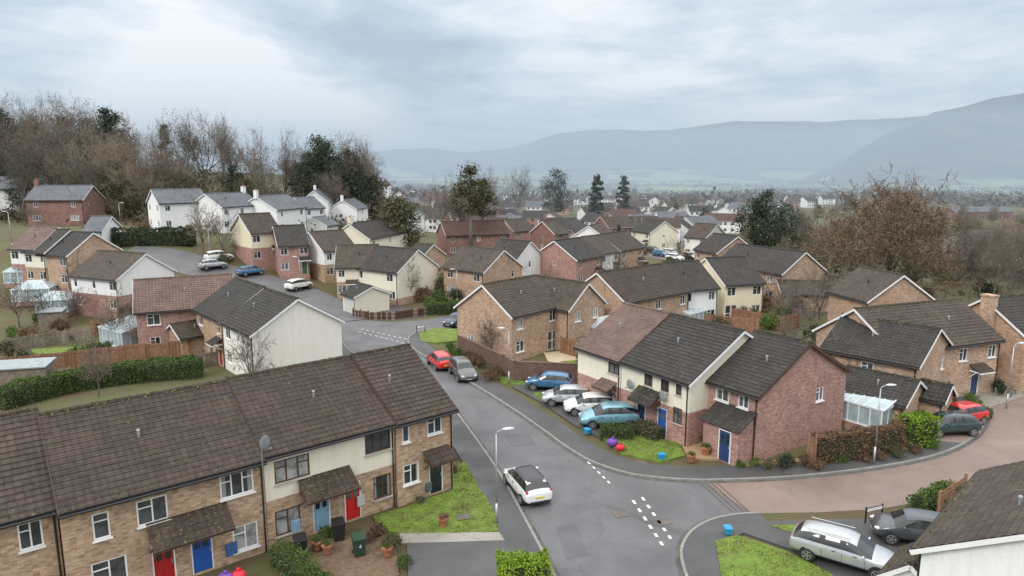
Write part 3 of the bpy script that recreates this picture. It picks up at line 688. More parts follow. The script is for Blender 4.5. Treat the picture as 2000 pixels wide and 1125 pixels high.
h('white rendered terrace house with dark roof',(1296,514),(1362,510),7.2,4.6,4.0,WHITE,T_DARK,pats={'f':'m-m|f-w'})
h('pale yellow terrace house with dark roof',(1380,505),(1452,502),7.3,4.7,4.3,YELLOW,T_DARK,pats={'f':'w-w|f-w','a':'-|-'})
h('buff brick gable house with dark roof',(1440,477),(1572,493),7.2,4.6,4.2,ORANGE,T_DARK,pats={'c':'--|-t-','f':'w-w|w-w'})
h('low brick garage with tiled roof',(1520,548),(1628,550),3.6,2.3,2.6,ORANGE,T_OLD,pats={'c':'|'},cat='garage',name='garage')
h('buff brick gable house with mossy verges',(1682,522),(1763,538),7.1,4.5,3.9,ORANGE,T_OLD,pats={'c':'---|---'})
h('buff brick detached house with dark mossy roof',Vector((27.4,55.0,0)),Vector((32.0,50.0,0)),6.35,4.3,3.9,ORANGE,T_DARK,pats={'f':'-m-|-','c':'-s|t-'},near=True,base=0)
h('buff brick house with weathered grey roof',(1672,604),(1872,586),7.1,4.6,3.9,ORANGE,T_OLD,pats={'f':'----m-m|-----pg','c':'-|-'},near=True,base=0)
rH7,_=h('brick house with tall external chimney',(1925,583),(2060,572),7.2,4.7,3.8,ORANGE,T_DARK,pats={'f':'m-w|w-w'},near=True,base=0)
cm=MB(); cm.box((-.36,-.6,3.7),(.7,1.0,7.6)); cm.box((-.36,-.6,7.6),(.8,1.1,.15)); obj('chimney',cm.mesh('chimney',[ORANGE]),rH7)
h('white rendered house with weathered grey brown tiles',Vector((24.6,26.2,0)),Vector((17.9,19.8,0)),7.1,4.5,4.3,WHITE,T_OLD,near=True,base=0)
def lowroof(label,u,v,w,d,rot,z0=2.3,rise=1.2,wall=ORANGE,roof=T_DARK,pats=True,cat='garage',zz=0):
    p=at(u,v,zz); a=Vector((p.x-math.cos(rot)*w/2,p.y-math.sin(rot)*w/2,0)); b=Vector((p.x+math.cos(rot)*w/2,p.y+math.sin(rot)*w/2,0))
    return house(label,a,b,z0+rise,z0,d/2,wall,roof,base=0,near=True,cat=cat,pats={'f':'|g' } if pats else {},name='garage')
lowroof('brick garage with dark hipped tiles',1722,738,4.6,4.4,-.83,2.3,1.2,pats=False,zz=3.2)
lowroof('small tiled brick porch wing',1820,752,2.2,2.2,-.83,2.2,.8,pats=False,zz=2.8)
lowroof('small white walled store with grey tiles',1800,1090,2.6,1.6,.77,2.2,.7,WHITE,T_OLD,False,zz=2.6)
lowroof('cream garage with tiled roof',716,607,3.2,5,-.85,2.4,1.0,CREAM,T_DARK,True)
lowroof('brick garage with brown tiles',935,572,5.5,5.5,-.1,2.4,1.3,ORANGE,T_OLD,True)
lowroof('low brick lean-to with brown roof',372,690,3.0,4,.8,2.2,1.0,BUFF,T_OLD,False)
h('buff brick detached house with mottled roof',(905,481),(983,489),7.2,4.6,4.0,ORANGE,T_OLD,pats={'f':'w-w|w-w','c':'-s|t-'})
h('white gabled house with dark roof',(978,468),(1035,472),7.2,4.6,3.9,WHITE,T_DARK,pats={'f':'w|w','c':'-s-|w-t'})
h('pink brick gable house with dark roof',(1083,471),(1135,464),7.2,4.6,4.2,PINK,T_DARK,pats={'f':'m-m|w-p','a':'-t-|-'})
h('white terraced house with brown roof',(1137,463),(1172,459),7.1,4.6,4.0,WHITE,T_OLD,pats={'f':'m-m|w-p'})
h('buff brick house with dark brown roof',(1174,458),(1222,452),7.1,4.6,4.0,ORANGE,T_BROWN,pats={'f':'m-m|w-p'})
h('wide russet roofed brick house with chimney',(862,432),(982,430),7.4,4.7,4.4,RED,T_RED,pats={'f':'m-m-m|w-w-w'},chim=.1)
h('brick house with brown roof',(984,428),(1024,427),7.2,4.6,4.0,PINK,T_OLD,pats={'f':'m-m|w-w'})
h('cream house with dark roof and chimney',(682,432),(762,431),7.2,4.6,4.0,CREAM,T_DARK,pats={'f':'m-m-m|w-w-w'},chim=.02)
h('dark roofed brick house',(815,476),(845,478),5.4,3.4,3.6,ORANGE,T_DARK,pats={'f':'|w'})
for (u,v,u2,v2,wl,rf) in((1098,427,1122,424,WHITE,T_DARK),(1150,440,1172,436,WHITE,T_OLD),(1195,424,1235,424,WHITE,T_DARK),(1260,428,1298,430,CREAM,T_DARK),(1318,424,1345,421,WHITE,T_DARK),(1360,436,1400,438,OFFW,T_OLD),(1215,408,1250,408,CREAM,T_BROWN),(1060,432,1085,431,RED,T_OLD),(1395,456,1440,462,ORANGE,T_DARK)):
    h(('white' if wl==WHITE else 'cream' if wl in(CREAM,OFFW) else 'brick')+' gabled house with dark roof beside cul-de-sac',(u,v),(u2,v2),7.2,4.6,4.0,wl,rf,pats={'f':'m-m|w-p','c':'-t-|-m-','a':'-t-|-m-'})
# hill estate
h('white house with slate roof and chimney',(-30,347),(92,344),7.8,5.2,4.2,WHITE,T_SLATE,pats={'f':'m-m-m|m-m-m'},chim=.95)
h('brick house with slate roof',(72,363),(180,363),7.6,5.0,4.0,RED,T_SLATE,pats={'f':'m-m|W-W','c':'t-|t-'},chim=.0)
h('white gabled house with slate roof',Vector((-58.5,129,0)),Vector((-64.5,123.5,0)),7.3,5.1,3.6,WHITE,T_SLATE,pats={'b':'m-m|m-m','c':'m-m|m-m','f':'m-m|m-m'})
h('white bungalow with grey roof',(182,424),(216,423),4.6,2.7,3.4,WHITE,T_SLATE,pats={'f':'|w-w'},cat='bungalow')
h('white house with slate roof',(400,377),(478,378),6.8,4.6,3.8,WHITE,T_SLATE,pats={'f':'m-m-m|w-w-w'},chim=.97)
h('white house with slate roof',(500,381),(560,383),7.2,4.8,4.2,WHITE,T_SLATE,pats={'f':'s-m|w-w','c':'-t-|-m-'},chim=.0)
h('white house with slate roof',(575,383),(612,388),6.6,4.4,3.6,WHITE,T_SLATE,pats={'f':'m-m|w-w','c':'-t-|-m-'})
h('tall white gabled house with chimney',(650,362),(612,368),8.2,5.6,3.2,WHITE,T_SLATE,pats={'c':'-t-|-m-','b':'m-m|m-m'},chim=.95)
h('white terraced house with slate roof',(668,388),(692,390),6.8,4.6,3.6,WHITE,T_SLATE,pats={'c':'-t-|-m-','f':'m|m'},chim=.0)
h('white terraced house with slate roof',(700,379),(728,381),7.2,4.8,3.6,WHITE,T_SLATE,pats={'c':'-t-|-m-','f':'m|m'})
h('small white garage with slate roof',(612,423),(636,424),4.2,2.6,3,WHITE,T_SLATE,cat='garage',name='garage')
# ---------------------------------------------------------------- distant town houses
rt_=random.Random(5)
def mini(x,y,rot,L,hd,ze,zr,wall,roof,label,chim):
    mb=MB()
    W=[(0,-hd),(L,-hd),(L,hd),(0,hd)]
    for i in range(4):
        a,b=W[i],W[(i+1)%4]; mb.poly([(a[0],a[1],-2),(b[0],b[1],-2),(b[0],b[1],ze),(a[0],a[1],ze)],0)
    mb.poly([(0,-hd,ze),(0,0,zr-.05),(0,hd,ze)][::1],0); mb.poly([(L,-hd,ze),(L,hd,ze),(L,0,zr-.05)],0)
    for k in range(int(L//2.2)):
        for z in(1.4,3.6):
            if z>ze-.6: continue
            xx=1.3+k*2.2+.3*((k*7)%3-1)
            if xx>L-.8: continue
            for sg in(-1,1):
                q=[(xx-.5,sg*(hd+.02),z-.5),(xx+.5,sg*(hd+.02),z-.5),(xx+.5,sg*(hd+.02),z+.5),(xx-.5,sg*(hd+.02),z+.5)]
                mb.poly(q if sg<0 else q[::-1],2)
    rm=MB(); o=.35; sl=(zr-ze)/hd
    for sg in(-1,1):
        q=[(-.3,0,zr+.05),(L+.3,0,zr+.05),(L+.3,sg*(hd+o),ze-sl*o+.05),(-.3,sg*(hd+o),ze-sl*o+.05)]; rm.poly(q if sg>0 else q[::-1])
        q=[(p[0],p[1],p[2]-.14) for p in q]; rm.poly(q if sg<0 else q[::-1],1)
        for xx in(-.3,L+.3):
            rm.poly([(xx,0,zr+.05),(xx,0,zr-.09),(xx,sg*(hd+o),ze-sl*o-.09),(xx,sg*(hd+o),ze-sl*o+.05)],1)
    r=root('house',label,'house',(x,y,H(x,y)),rot,'houses of the distant town')
    obj('wall',mb.mesh('wall',[wall,wall,GLASS]),r); ro=obj('roof',rm.mesh('roof',[roof,PVC]),r)
    if chim:
        c=MB(); c.box((L*.15,0,zr+.3),(.7,.6,1.6)); obj('chimney',c.mesh('chimney',[RED]),ro)
WL=[(WHITE,'white rendered'),(WHITE,'white rendered'),(CREAM,'cream rendered'),(ORANGE,'buff brick'),(RED,'red brick'),(WHITE,'white rendered'),(PINK,'pink brick')]
RL=[(T_SLATE,'slate'),(T_DARK,'dark tiled'),(T_BROWN,'brown tiled'),(T_DARK,'dark tiled'),(T_RED,'russet tiled'),(T_OLD,'mottled tiled')]
cnt=0
for y,l,rr_ in((172,-.04,.05),(185,-.06,.04),(205,-.12,.32),(228,-.17,.33),(255,-.2,.33),(285,-.21,.36),(325,-.21,.38),(370,-.21,.40),(425,-.22,.42),(490,-.22,.46),(560,-.22,.50),(650,-.22,.52),(760,-.2,.56),(900,-.2,.6)):
    x=l*y
    while x<rr_*y:
        step=rt_.uniform(13,19)*(1+max(0,y-300)/450)
        if rt_.random()<.86:
            rot=rt_.choice([.12,.12,-.25,1.4,.5,-.8])+rt_.uniform(-.15,.15)
            w,wn=rt_.choice(WL); rf,rn=rt_.choice(RL)
            if y>200 and rt_.random()<.4: w,wn=WL[0]
            mini(x,y+rt_.uniform(-12,12),rot,rt_.uniform(7.5,13),rt_.uniform(3.6,4.4),4.7,rt_.uniform(6.8,7.6),w,rf,wn+' house with '+rn+' roof',rt_.random()<.4); cnt+=1
        x+=step
for u,v,L in((1850,428,30),(1960,520,26),(1880,505,22),(1865,362,30),(1570,372,26)):
    p=on(u,v); mini(p.x,p.y,.1,L,6,4,6,WHITE if v>450 else RED,T_SLATE,'long low pale roofed building',False)
# ---------------------------------------------------------------- vegetation
def norm(T,C,Ht,wid=None):
    V=np.array(C.v+T.v); mz=np.percentile(V[:,2],98.5); rad=np.percentile(np.hypot(V[:,0],V[:,1]),97); k=Ht/mz; kw=(wid/2/rad) if wid else k
    for q in(T,C): q.v=[(x*kw,y*kw,z*k) for x,y,z in q.v]
def tree_mesh(seed,Ht,spread=.5,trunkf=.28,levels=4,tw=.05,kids=(7,6,6,5),up=.35,twm=None,ivy=0,wid=None):
    rg=random.Random(seed); T=MB(); C=MB()
    tips=[]
    def branch(p,d,ln,r,lv):
        n=3 if lv>=2 else 4; seg=ln/n
        pts=[p]; dd=d.copy()
        for i in range(n):
            w=.16+.10*lv
            dd=(dd+Vector((rg.gauss(0,w),rg.gauss(0,w),rg.gauss(0,w)+up*.18))).normalized()
            q=pts[-1]+dd*seg; r0=r*(1-.75*i/n); r1=r*(1-.75*(i+1)/n)
            if lv<=2: T.tube(pts[-1],q,max(r0,.02),max(r1,.015),6 if lv<2 else 4,0,False)
            else:
                s=Vector((rg.gauss(0,1),rg.gauss(0,1),rg.gauss(0,1))).cross(dd).normalized()*max(tw*(1-i/n*.6),.015)*.5*(1.4 if lv==3 else 1)
                C.poly([pts[-1]-s,pts[-1]+s,q+s*.6,q-s*.6])
            pts.append(q)
        tips.append(pts[-1])
        if lv<levels:
            k=kids[lv] if lv<len(kids) else 4
            for j in range(k):
                t=rg.uniform(.25,1.0) if lv else rg.uniform(.5,1.0)
                i=min(n-1,int(t*n)); b=pts[i].lerp(pts[i+1],t*n-i)
                ax=dd.orthogonal().normalized(); ax.rotate(Matrix.Rotation(rg.uniform(0,6.28),3,dd))
                a=rg.uniform(.45,.95) if lv else rg.uniform(.35,1.0)*spread*2
                nd=(dd*math.cos(a)+ax*math.sin(a)).normalized()
                if nd.z<-.2: nd.z*=-.4
                L2={0:Ht*.5,1:Ht*.30,2:Ht*.17,3:Ht*.10}.get(lv,Ht*.07)*rg.uniform(.7,1.15)
                branch(b,nd,L2,max(r*.5*(1-t*.4),.02),lv+1)
    branch(Vector((0,0,-.3)),Vector((0,0,1)),Ht*trunkf*1.6,Ht*.024,0)
    if ivy:
        rr=np.random.default_rng(seed); pts=[]
        for t in tips:
            if t.z>Ht*.25 and rg.random()<ivy: pts.append(np.array(t)+rr.normal(0,.55,(16,3)))
        if pts: C.leaves(np.concatenate(pts),.35,1,rr)
    norm(T,C,Ht,wid)
    return T.mesh('trunk',[BARK],True,False),C.mesh('crown',[twm or TWIG,LF_O],False,False)
def evergreen(seed,Ht,rad,kind='round',leaf=LF_D,n=70,lsz=.42):
    rg=random.Random(seed); rr=np.random.default_rng(seed); T=MB(); C=MB()
    T.tube((0,0,-.3),(0,0,Ht*.55),Ht*.022+.05,Ht*.012+.03,7); T.tube((0,0,Ht*.55),(0,0,Ht*.92),Ht*.012+.03,.03,6)
    pts=[]
    for i in range(n):
        if kind=='cone': t=rg.random()**.8; z=Ht*(.08+.9*t); r=rad*(1-t)**.8*rg.uniform(.5,1.05)
        elif kind=='pine': t=rg.random(); z=Ht*(.5+.48*t); r=rad*math.sqrt(max(.05,1-(2*t-.8)**2))*rg.uniform(.2,1)
        elif kind=='column': t=rg.random(); z=Ht*(.05+.93*t); r=rad*(math.sin(math.pi*min(1,.25+t*.75))**.6)*rg.uniform(.4,1)
        else: t=rg.random(); z=Ht*(.18+.8*t); r=rad*math.sqrt(max(.04,1-(2*t-.95)**2))*rg.uniform(.35,1.05)
        a=rg.uniform(0,6.28); c=(r*math.cos(a),r*math.sin(a),z)
        if kind!='column' and i%2==0: T.tube((0,0,z-r*.5),c,.06+Ht*.002,.02,4)
        s=rad*.22*rg.uniform(.6,1.3); m=int(60 if kind!='column' else 45)
        q=rr.normal(0,1,(m,3))*np.array([s,s,s*.55])+np.array(c); pts.append(q)
    C.leaves(np.concatenate(pts),lsz,0,rr); norm(T,C,Ht)
    return T.mesh('trunk',[BARK],True,False),C.mesh('crown',[leaf],False,False)
TV=[tree_mesh(1,20,.42,.25,4,.06,(8,7,6,4),.5,wid=13),tree_mesh(2,18,.5,.22,4,.06,(9,7,6,4),.35,wid=14),tree_mesh(3,19,.38,.3,4,.06,(8,7,6,4),.6,TWIG2,.0,wid=11),
    tree_mesh(4,19,.45,.25,4,.06,(8,7,6,3),.4,TWIG2,.05,wid=12)]
OAK=tree_mesh(9,14,.62,.2,5,.065,(11,8,6,5,2),.10,TWIGO,wid=18)
SM=[tree_mesh(21,8,.5,.2,3,.045,(8,8,7),.4,wid=6.5),tree_mesh(22,7,.6,.15,3,.045,(9,8,7),.3,TWIG2,wid=6.5)]
EV=[evergreen(31,15,4.2,'round'),evergreen(32,20,3.6,'cone'),evergreen(33,17,3.2,'pine',LF_O,50),evergreen(34,9,1.3,'column',n=50),evergreen(35,12,4.4,'round',LF_O),evergreen(36,18,4.2,'round',LF_D,80)]
TH=[20,18,19,19]; EH=[15,20,17,9,12,18]
def tree(mesh,loc,label,name='tree',sc=1,rot=None,group=None,sz=None):
    r=root(name,label,'tree',loc,R.uniform(0,6.28) if rot is None else rot,group); r.scale=(sc,sc,sz or sc)
    obj('trunk',mesh[0],r); obj('crown',mesh[1],r); return r
def tpx(mesh,u,v,topv,label,name='tree',mh=18,dist=None,grp=None,rot=None):
    if dist:
        d=sight(u,v); t=dist/d.y; x,y=d.x*t,dist; p=Vector((x,y,H(x,y)))
    else: p=on(u,v)
    # bearing at the surveyed tree top fixes both height and sideways position
    d=sight(u,topv); t=p.y/d.y; p.x=d.x*t; p.z=H(p.x,p.y); z=EYE+d.z*t; return tree(mesh,p,label,name,max(.2,(z-p.z)/mh),group=grp,rot=rot)
g='trees of the hillside wood'
for (u,tv,dist,k) in [(15,190,190,0),(60,212,205,2),(105,198,185,3),(140,188,200,0),(190,208,190,3),(230,236,175,1),(262,245,150,1),(300,235,205,2),(335,262,150,1),(20,245,150,1),(75,255,160,3),(130,250,165,2),(180,255,155,1),(215,262,165,0),(-20,200,180,2),(-60,190,190,0),(395,220,180,0),(425,230,190,2),(370,226,175,3),(515,255,185,1),(545,258,190,1),(650,265,200,3),(672,268,195,0),(700,285,200,1),(610,295,210,3),(455,295,220,2),(490,305,230,0),(570,295,230,1),(345,290,190,3),(720,312,230,0),(280,300,145,1),(310,310,148,2),(45,300,145,2),(580,325,190,2),(440,325,190,0),
  (0,225,170,1),(90,230,175,0),(160,230,180,1),(205,232,195,2),(250,268,190,0),(-40,235,165,3),(690,275,215,2),(320,285,175,0),(110,290,150,0),(150,305,148,3),(540,320,170,2),(500,325,175,3),(660,325,180,1),(440,250,200,1),(30,205,200,3),(80,200,195,1)]:
    tpx(TV[k],u,tv,tv,['tall bare winter tree with fine twigs','spreading bare tree on the wooded slope','slim dark bare tree on the slope','ivy clad bare tree on the slope'][k],'bare_tree',TH[k],dist,g)
for (u,tv,dist,k) in [(205,215,185,1),(225,225,190,5),(320,245,210,1),(620,270,190,5),(638,280,188,5),(600,300,195,5),(460,325,185,0),(-10,215,185,5),(50,240,200,5),(120,230,215,1),(170,235,210,5),(700,335,190,0),(680,295,196,5),(590,325,180,0),(775,385,140,4),(790,395,142,0),(90,300,155,5),(250,330,152,4),(30,315,155,5),(725,345,200,4),(480,350,160,4),(230,290,165,5),(150,275,172,5),(75,270,178,5),(10,280,172,5),(350,335,160,4)]:
    tpx(EV[k],u,tv,tv,'dark evergreen tree with dense foliage','evergreen_tree',EH[k],dist,g)
rs=random.Random(8)
tpx(EV[2],918,0,325,'tall pine with dark spreading top','pine_tree',17,150)
tpx(EV[2],942,0,350,'tall pine with dark spreading top','pine_tree',17,158)
tpx(TV[3],868,0,345,'ivy clad bare tree behind brick house','bare_tree',19,160)
tpx(TV[1],900,0,350,'bare tree beside tall pine','bare_tree',18,165)
tpx(EV[3],1166,0,346,'dark columnar cypress','cypress_tree',9,300); tpx(EV[3],1218,0,347,'dark columnar cypress','cypress_tree',9,320)
tpx(EV[5],1500,0,375,'dense dark evergreen beside scrub','evergreen_tree',18,140); tpx(EV[0],1472,0,392,'dense dark evergreen beside scrub','evergreen_tree',15,142); tpx(EV[0],1532,0,400,'dense dark evergreen beside scrub','evergreen_tree',15,138)
tpx(EV[0],1085,0,334,'dark evergreen tree above the town','evergreen_tree',15,330); tpx(TV[0],1010,0,328,'bare tree above the town','bare_tree',20,330); tpx(TV[1],960,0,330,'bare tree above the town','bare_tree',18,340)
tpx(OAK,1742,0,362,'wide bare oak with fine branching crown','oak_tree',14,98)
for (u,tv,dist,k) in [(1868,440,112,2),(1890,425,118,0),(1915,445,105,2),(1940,432,110,0),(1965,450,100,2),(1990,440,104,1),(2015,420,108,0),(1905,470,96,2),(1955,480,92,0),(1605,440,138,1),(1585,450,142,3),(2040,445,98,2),(1930,470,94,1),(1978,465,90,2)]:
    tpx(TV[k],u,0,tv,'slim bare birch like tree behind houses','bare_tree',TH[k],dist,'slim bare trees behind the houses')
g='bare trees in the valley scrub'
for i in range(140):
    y=rs.uniform(104,340); b=rs.uniform(.36,.82)
    if y<128 and (b<.46): continue
    if y<150 and .44<b<.66: continue
    x=b*y; no=.44<b<.65
    if rs.random()<.72:
        hh=rs.uniform(5,10)*(.5 if no else 1); k=rs.randrange(6)
        if k<4: tree(TV[k],Vector((x,y,H(x,y))),'bare winter tree in valley scrub','bare_tree',hh/TH[k],group=g)
        else: tree(SM[k-4],Vector((x,y,H(x,y))),'bare winter tree in valley scrub','bare_tree',hh/8,group=g)
    else:
        k=rs.choice([0,4,4]); tree(EV[k],Vector((x,y,H(x,y))),'rounded olive green tree in valley scrub','evergreen_tree',rs.uniform(4,7)*(.7 if no else 1)/EH[k],group=g)
g='trees among the town houses'
for i in range(200):
    y=rs.uniform(165,950); b=rs.uniform(-.22,.66)
    x=b*y; q=rs.random(); hh=rs.uniform(5,10)*(1+y/1800)
    if y<260 and b<.34: hh*=.65
    if q<.68:
        k=rs.randrange(4); tree(TV[k],Vector((x,y,H(x,y))),'bare tree among town houses','bare_tree',hh/TH[k],group=g)
    else:
        k=rs.choice([0,1,2,4,5]); tree(EV[k],Vector((x,y,H(x,y))),'dark evergreen among town houses','evergreen_tree',hh/EH[k],group=g)
wm=MB(); rr=np.random.default_rng(4); allp=[]
for i in range(2600):
    y=rs.uniform(480,1500) if i%4 else rs.uniform(1500,2500); b=rs.uniform(-.35,.95)
    f=noise.noise(Vector((b*y*.006,y*.004,3)))
    if f<-.05: continue
    x=b*y; z=H(x,y); s=rs.uniform(3.0,6.5)
    allp.append(rr.normal(0,1,(26,3))*np.array([s,s,s*.5])+np.array([x,y,z+s*.55]))
wm.leaves(np.concatenate(allp),3.6,0,rr)
obj('woodland',wm.mesh('woodland',[leafmat('far_wood',(.105,.095,.078),.4)],False,False),kind='stuff',label='distant brown winter woodland belts')
um=MB(); allp=[]
for i in range(1900):
    if i%3: y=rs.uniform(136,240); b=rs.uniform(-.85,-.2)
    else: y=rs.uniform(110,260); b=rs.uniform(.40,.85)
    x=b*y; s=rs.uniform(.8,2.2); z=H(x,y)
    if i%3 and y<146 and rs.random()<.5: continue
    allp.append(rr.normal(0,1,(38,3))*np.array([s,s,s*.55])+np.array([x,y,z+s*.4]))
um.leaves(np.concatenate(allp),.65,0,rr)
obj('undergrowth',um.mesh('undergrowth',[leafmat('undergrowth_leaf',(.09,.08,.052),.5)],False,False),kind='stuff',label='brown brambly undergrowth below the trees')
def hedge(label,pts,w,hgt,leaf,dens=130,lsz=.13,world=False,name='hedge',base=0.0):
    P=[Vector(p) if world else at(*p) for p in pts]; mb=MB(); rr=np.random.default_rng(len(label)+int(P[0].x*7)%97)
    c0=P[0]
    for a,b in zip(P,P[1:]):
        a2=a-c0;b2=b-c0; d=(b2-a2); ln=d.length; rz=math.atan2(d.y,d.x); mid=(a2+b2)/2
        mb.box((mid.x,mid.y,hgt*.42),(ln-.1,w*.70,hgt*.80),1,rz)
        n=int(dens*(ln*hgt*2+ln*w+w*hgt*2)); 
        f=rr.integers(0,5,n); s=rr.uniform(-.5,.5,n)*ln; t=rr.uniform(-.5,.5,n)*w; z=rr.random(n)*hgt
        t=np.where(f<=0,-w/2,t); t=np.where(f==1,w/2,t); z=np.where((f==2)|(f==4),hgt,z); k=rr.choice([-1,1],n); s=np.where(f==3,k*ln/2,s)
        lump=np.array([noise.noise(Vector((s[i]*1.3+c0.x,t[i]*1.3,z[i]*1.4))) for i in range(n)])*.5*min(1,w)
        rd=np.clip((z/hgt-.75)/.25,0,1)**2*.22
        o=np.stack([s,t*(1-rd)*(1+lump)+rr.normal(0,.05,n),z*(1+lump*.4)-np.abs(t/w)**2*.25*(z>hgt*.9)+rr.normal(0,.06,n)],1)
        c,sn=math.cos(rz),math.sin(rz)
        q=np.stack([mid.x+o[:,0]*c-o[:,1]*sn,mid.y+o[:,0]*sn+o[:,1]*c,o[:,2]],1)
        mb.leaves(q,lsz,0,rr)
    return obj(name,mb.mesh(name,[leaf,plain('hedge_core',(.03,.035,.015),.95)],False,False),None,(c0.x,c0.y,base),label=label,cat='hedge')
SH={}
def shrub_mesh(seed,leaf,n=900,lsz=.12):
    rr=np.random.default_rng(seed); mb=MB(); mb.ball((0,0,.5),(.34,.34,.38),0)
    pts=[]
    for i in range(16):
        a=rr.uniform(0,6.28); e=rr.uniform(-.2,1.4); r=rr.uniform(.55,.85); c=np.array([math.cos(a)*math.cos(e)*r,math.sin(a)*math.cos(e)*r,.42+math.sin(e)*r*.72])
        pts.append(c+rr.normal(0,.15,(n//16,3)))
    p=np.concatenate(pts); p=p[p[:,2]>0]; mb.leaves(p,lsz,0,rr)
    return mb.mesh('shrub',[leaf],False,False)
for k,l in(('g',LF_G),('b',LF_B),('d',LF_D),('r',LF_BR),('o',LF_O),('u',LF_R)): SH[k]=[shrub_mesh(i+ord(k),l) for i in range(2)]
SN={'g':'green','b':'bright green','d':'dark evergreen','r':'brown','o':'olive','u':'russet'}
def shrub(k,u=None,v=None,r=.7,hh=None,loc=None,label=None,group=None):
    p=loc if loc is not None else on(u,v)
    o=obj('shrub',SH[k][R.randrange(2)],None,p,R.uniform(0,6.28),label=label or SN[k]+' leafy garden shrub',cat='shrub',group=group)
    o.scale=(r,r,(hh or r*1.2)); return o
hedge('long clipped green garden hedge',[(0,800),(130,765),(260,745),(395,735)],1.6,1.7,LF_G,150)
hedge('clipped green garden hedge',[(100,765),(250,735),(380,722)],1.0,1.3,LF_G,130)
hedge('low green hedge by fence',[(170,690),(255,682)],.9,.9,LF_G)
hedge('dark trimmed hedge below the hill estate',[tuple(on(225,480)+Vector((0,0,0))),tuple(on(380,480))],2,2.6,LF_D,40,.3,True,base=H(*on(300,480).xy))
hedge('brown beech hedge beside brick house',[(1590,906),(1680,895),(1755,880)],.9,1.85,LF_BR,230,.11)
hedge('bright green ivy covered hedge',[(1762,874),(1815,868)],1.4,2.1,LF_B,200)
hedge('green clipped hedge in front garden',[(1172,856),(1235,858)],1.1,.95,LF_G,200,.1)
hedge('green clipped hedge beside parking',[(1245,848),(1290,862)],1.2,1.0,LF_O,200,.1)
hedge('bright green box hedge',[(975,1150),(1070,1140)],1.5,1.35,LF_B,300,.11)
hedge('dark green hedge by front path',[(545,1100),(630,1165)],1.0,1.0,LF_G,260,.09)
hedge('hedge under house window',[(1790,1012),(1860,985)],1.2,1.2,LF_G,160)
hedge('low garden hedge',[(1880,805),(1935,818)],.8,.7,LF_G,160)
hedge('low clipped lawn hedge',[(835,615),(900,612)],1.2,1.6,LF_G,60,.18)
hedge('mixed green hedge behind garage',[(1745,800),(1800,812)],1.3,1.6,LF_O,130)
for a in [('g',632,1075,.45),('g',640,1052,.5),('r',740,1050,.6),('o',765,1075,.6),('d',625,1165,.7),('g',790,1110,.5),('u',720,1060,.4),('g',1378,870,.5),('g',1384,888,.35),('d',1530,915,.7),('r',1570,912,.6),('o',1500,918,.5),('g',1445,915,.4),('r',1600,920,.5),
          ('g',1360,862,.45),('g',895,700,.8),('d',915,708,.8),('r',935,718,.7),('o',955,730,.7),('g',880,690,.8),('u',960,745,.8),('g',1010,740,.6),('r',905,740,.5),('u',925,712,.9),('r',970,735,.7),
          ('d',1800,840,1.0),('o',1790,800,1.2),('g',1770,820,1.0),('u',1850,795,.8),('g',1700,745,1.2),('g',25,662,1.0),('r',60,665,1.2),('o',95,670,1.0),('d',140,668,.9),('u',120,650,1.2),('r',200,655,1.3),('o',20,700,1.3),('r',90,640,1.5),('d',50,720,1.2),
          ('g',860,600,1.8),('o',850,580,2.0),('r',830,590,1.6),('g',870,570,1.8),('d',890,590,1.4),('g',840,608,1.3),('o',950,565,1.3),('g',870,930,.35),('r',884,925,.4),('o',820,985,.35),('g',1640,905,.5),('u',1690,905,.45),
          ('r',1720,902,.5),('o',1750,896,.6),('u',1785,888,.5),('g',1820,878,.5),('g',1875,770,.8),('o',1900,742,.9),('d',1940,735,.9),('g',1965,738,.7),('g',1850,770,.7),('o',1540,912,.55),('g',1475,912,.45)]:
    shrub(a[0],a[1],a[2],a[3])
g='garden shrubs between the houses'
for i in range(380):
    y=rs.uniform(50,150)
    b=rs.uniform(.18,.75) if rs.random()<.55 else rs.uniform(-.75,.2)
    x=b*y
    if -.35<b<.30 and y<84: continue
    if b<-.3 and (y<52 or y>100 and rs.random()<.5): continue
    if -40<x<-14 and 70<y<108 and -.48<b<-.18: continue
    s=rs.uniform(.5,1.7); kk=rs.choice('gdroouog'); 
    if rs.random()<.16: tree(SM[rs.randrange(2)],Vector((x,y,H(x,y))),'small bare garden tree','bare_tree',rs.uniform(.4,.8),group='small bare garden trees')
    else: shrub(kk,r=s,loc=Vector((x,y,H(x,y))),group=g)
for (u,v,s) in((100,640,.7),(40,640,.8),(150,625,.6),(1560,640,.8),(1600,625,.9),(1650,610,.8),(1530,625,.6),(960,700,.6),(1800,720,.6),(435,500,1.0),(395,500,1.1),(1490,600,.7),(1860,560,.9),(1900,560,1.0),(1980,560,1.1),(1940,540,1.2),(1700,560,.9)):
    tree(SM[R.randrange(2)],on(u,v),'small bare garden tree','bare_tree',s,group='small bare garden trees')
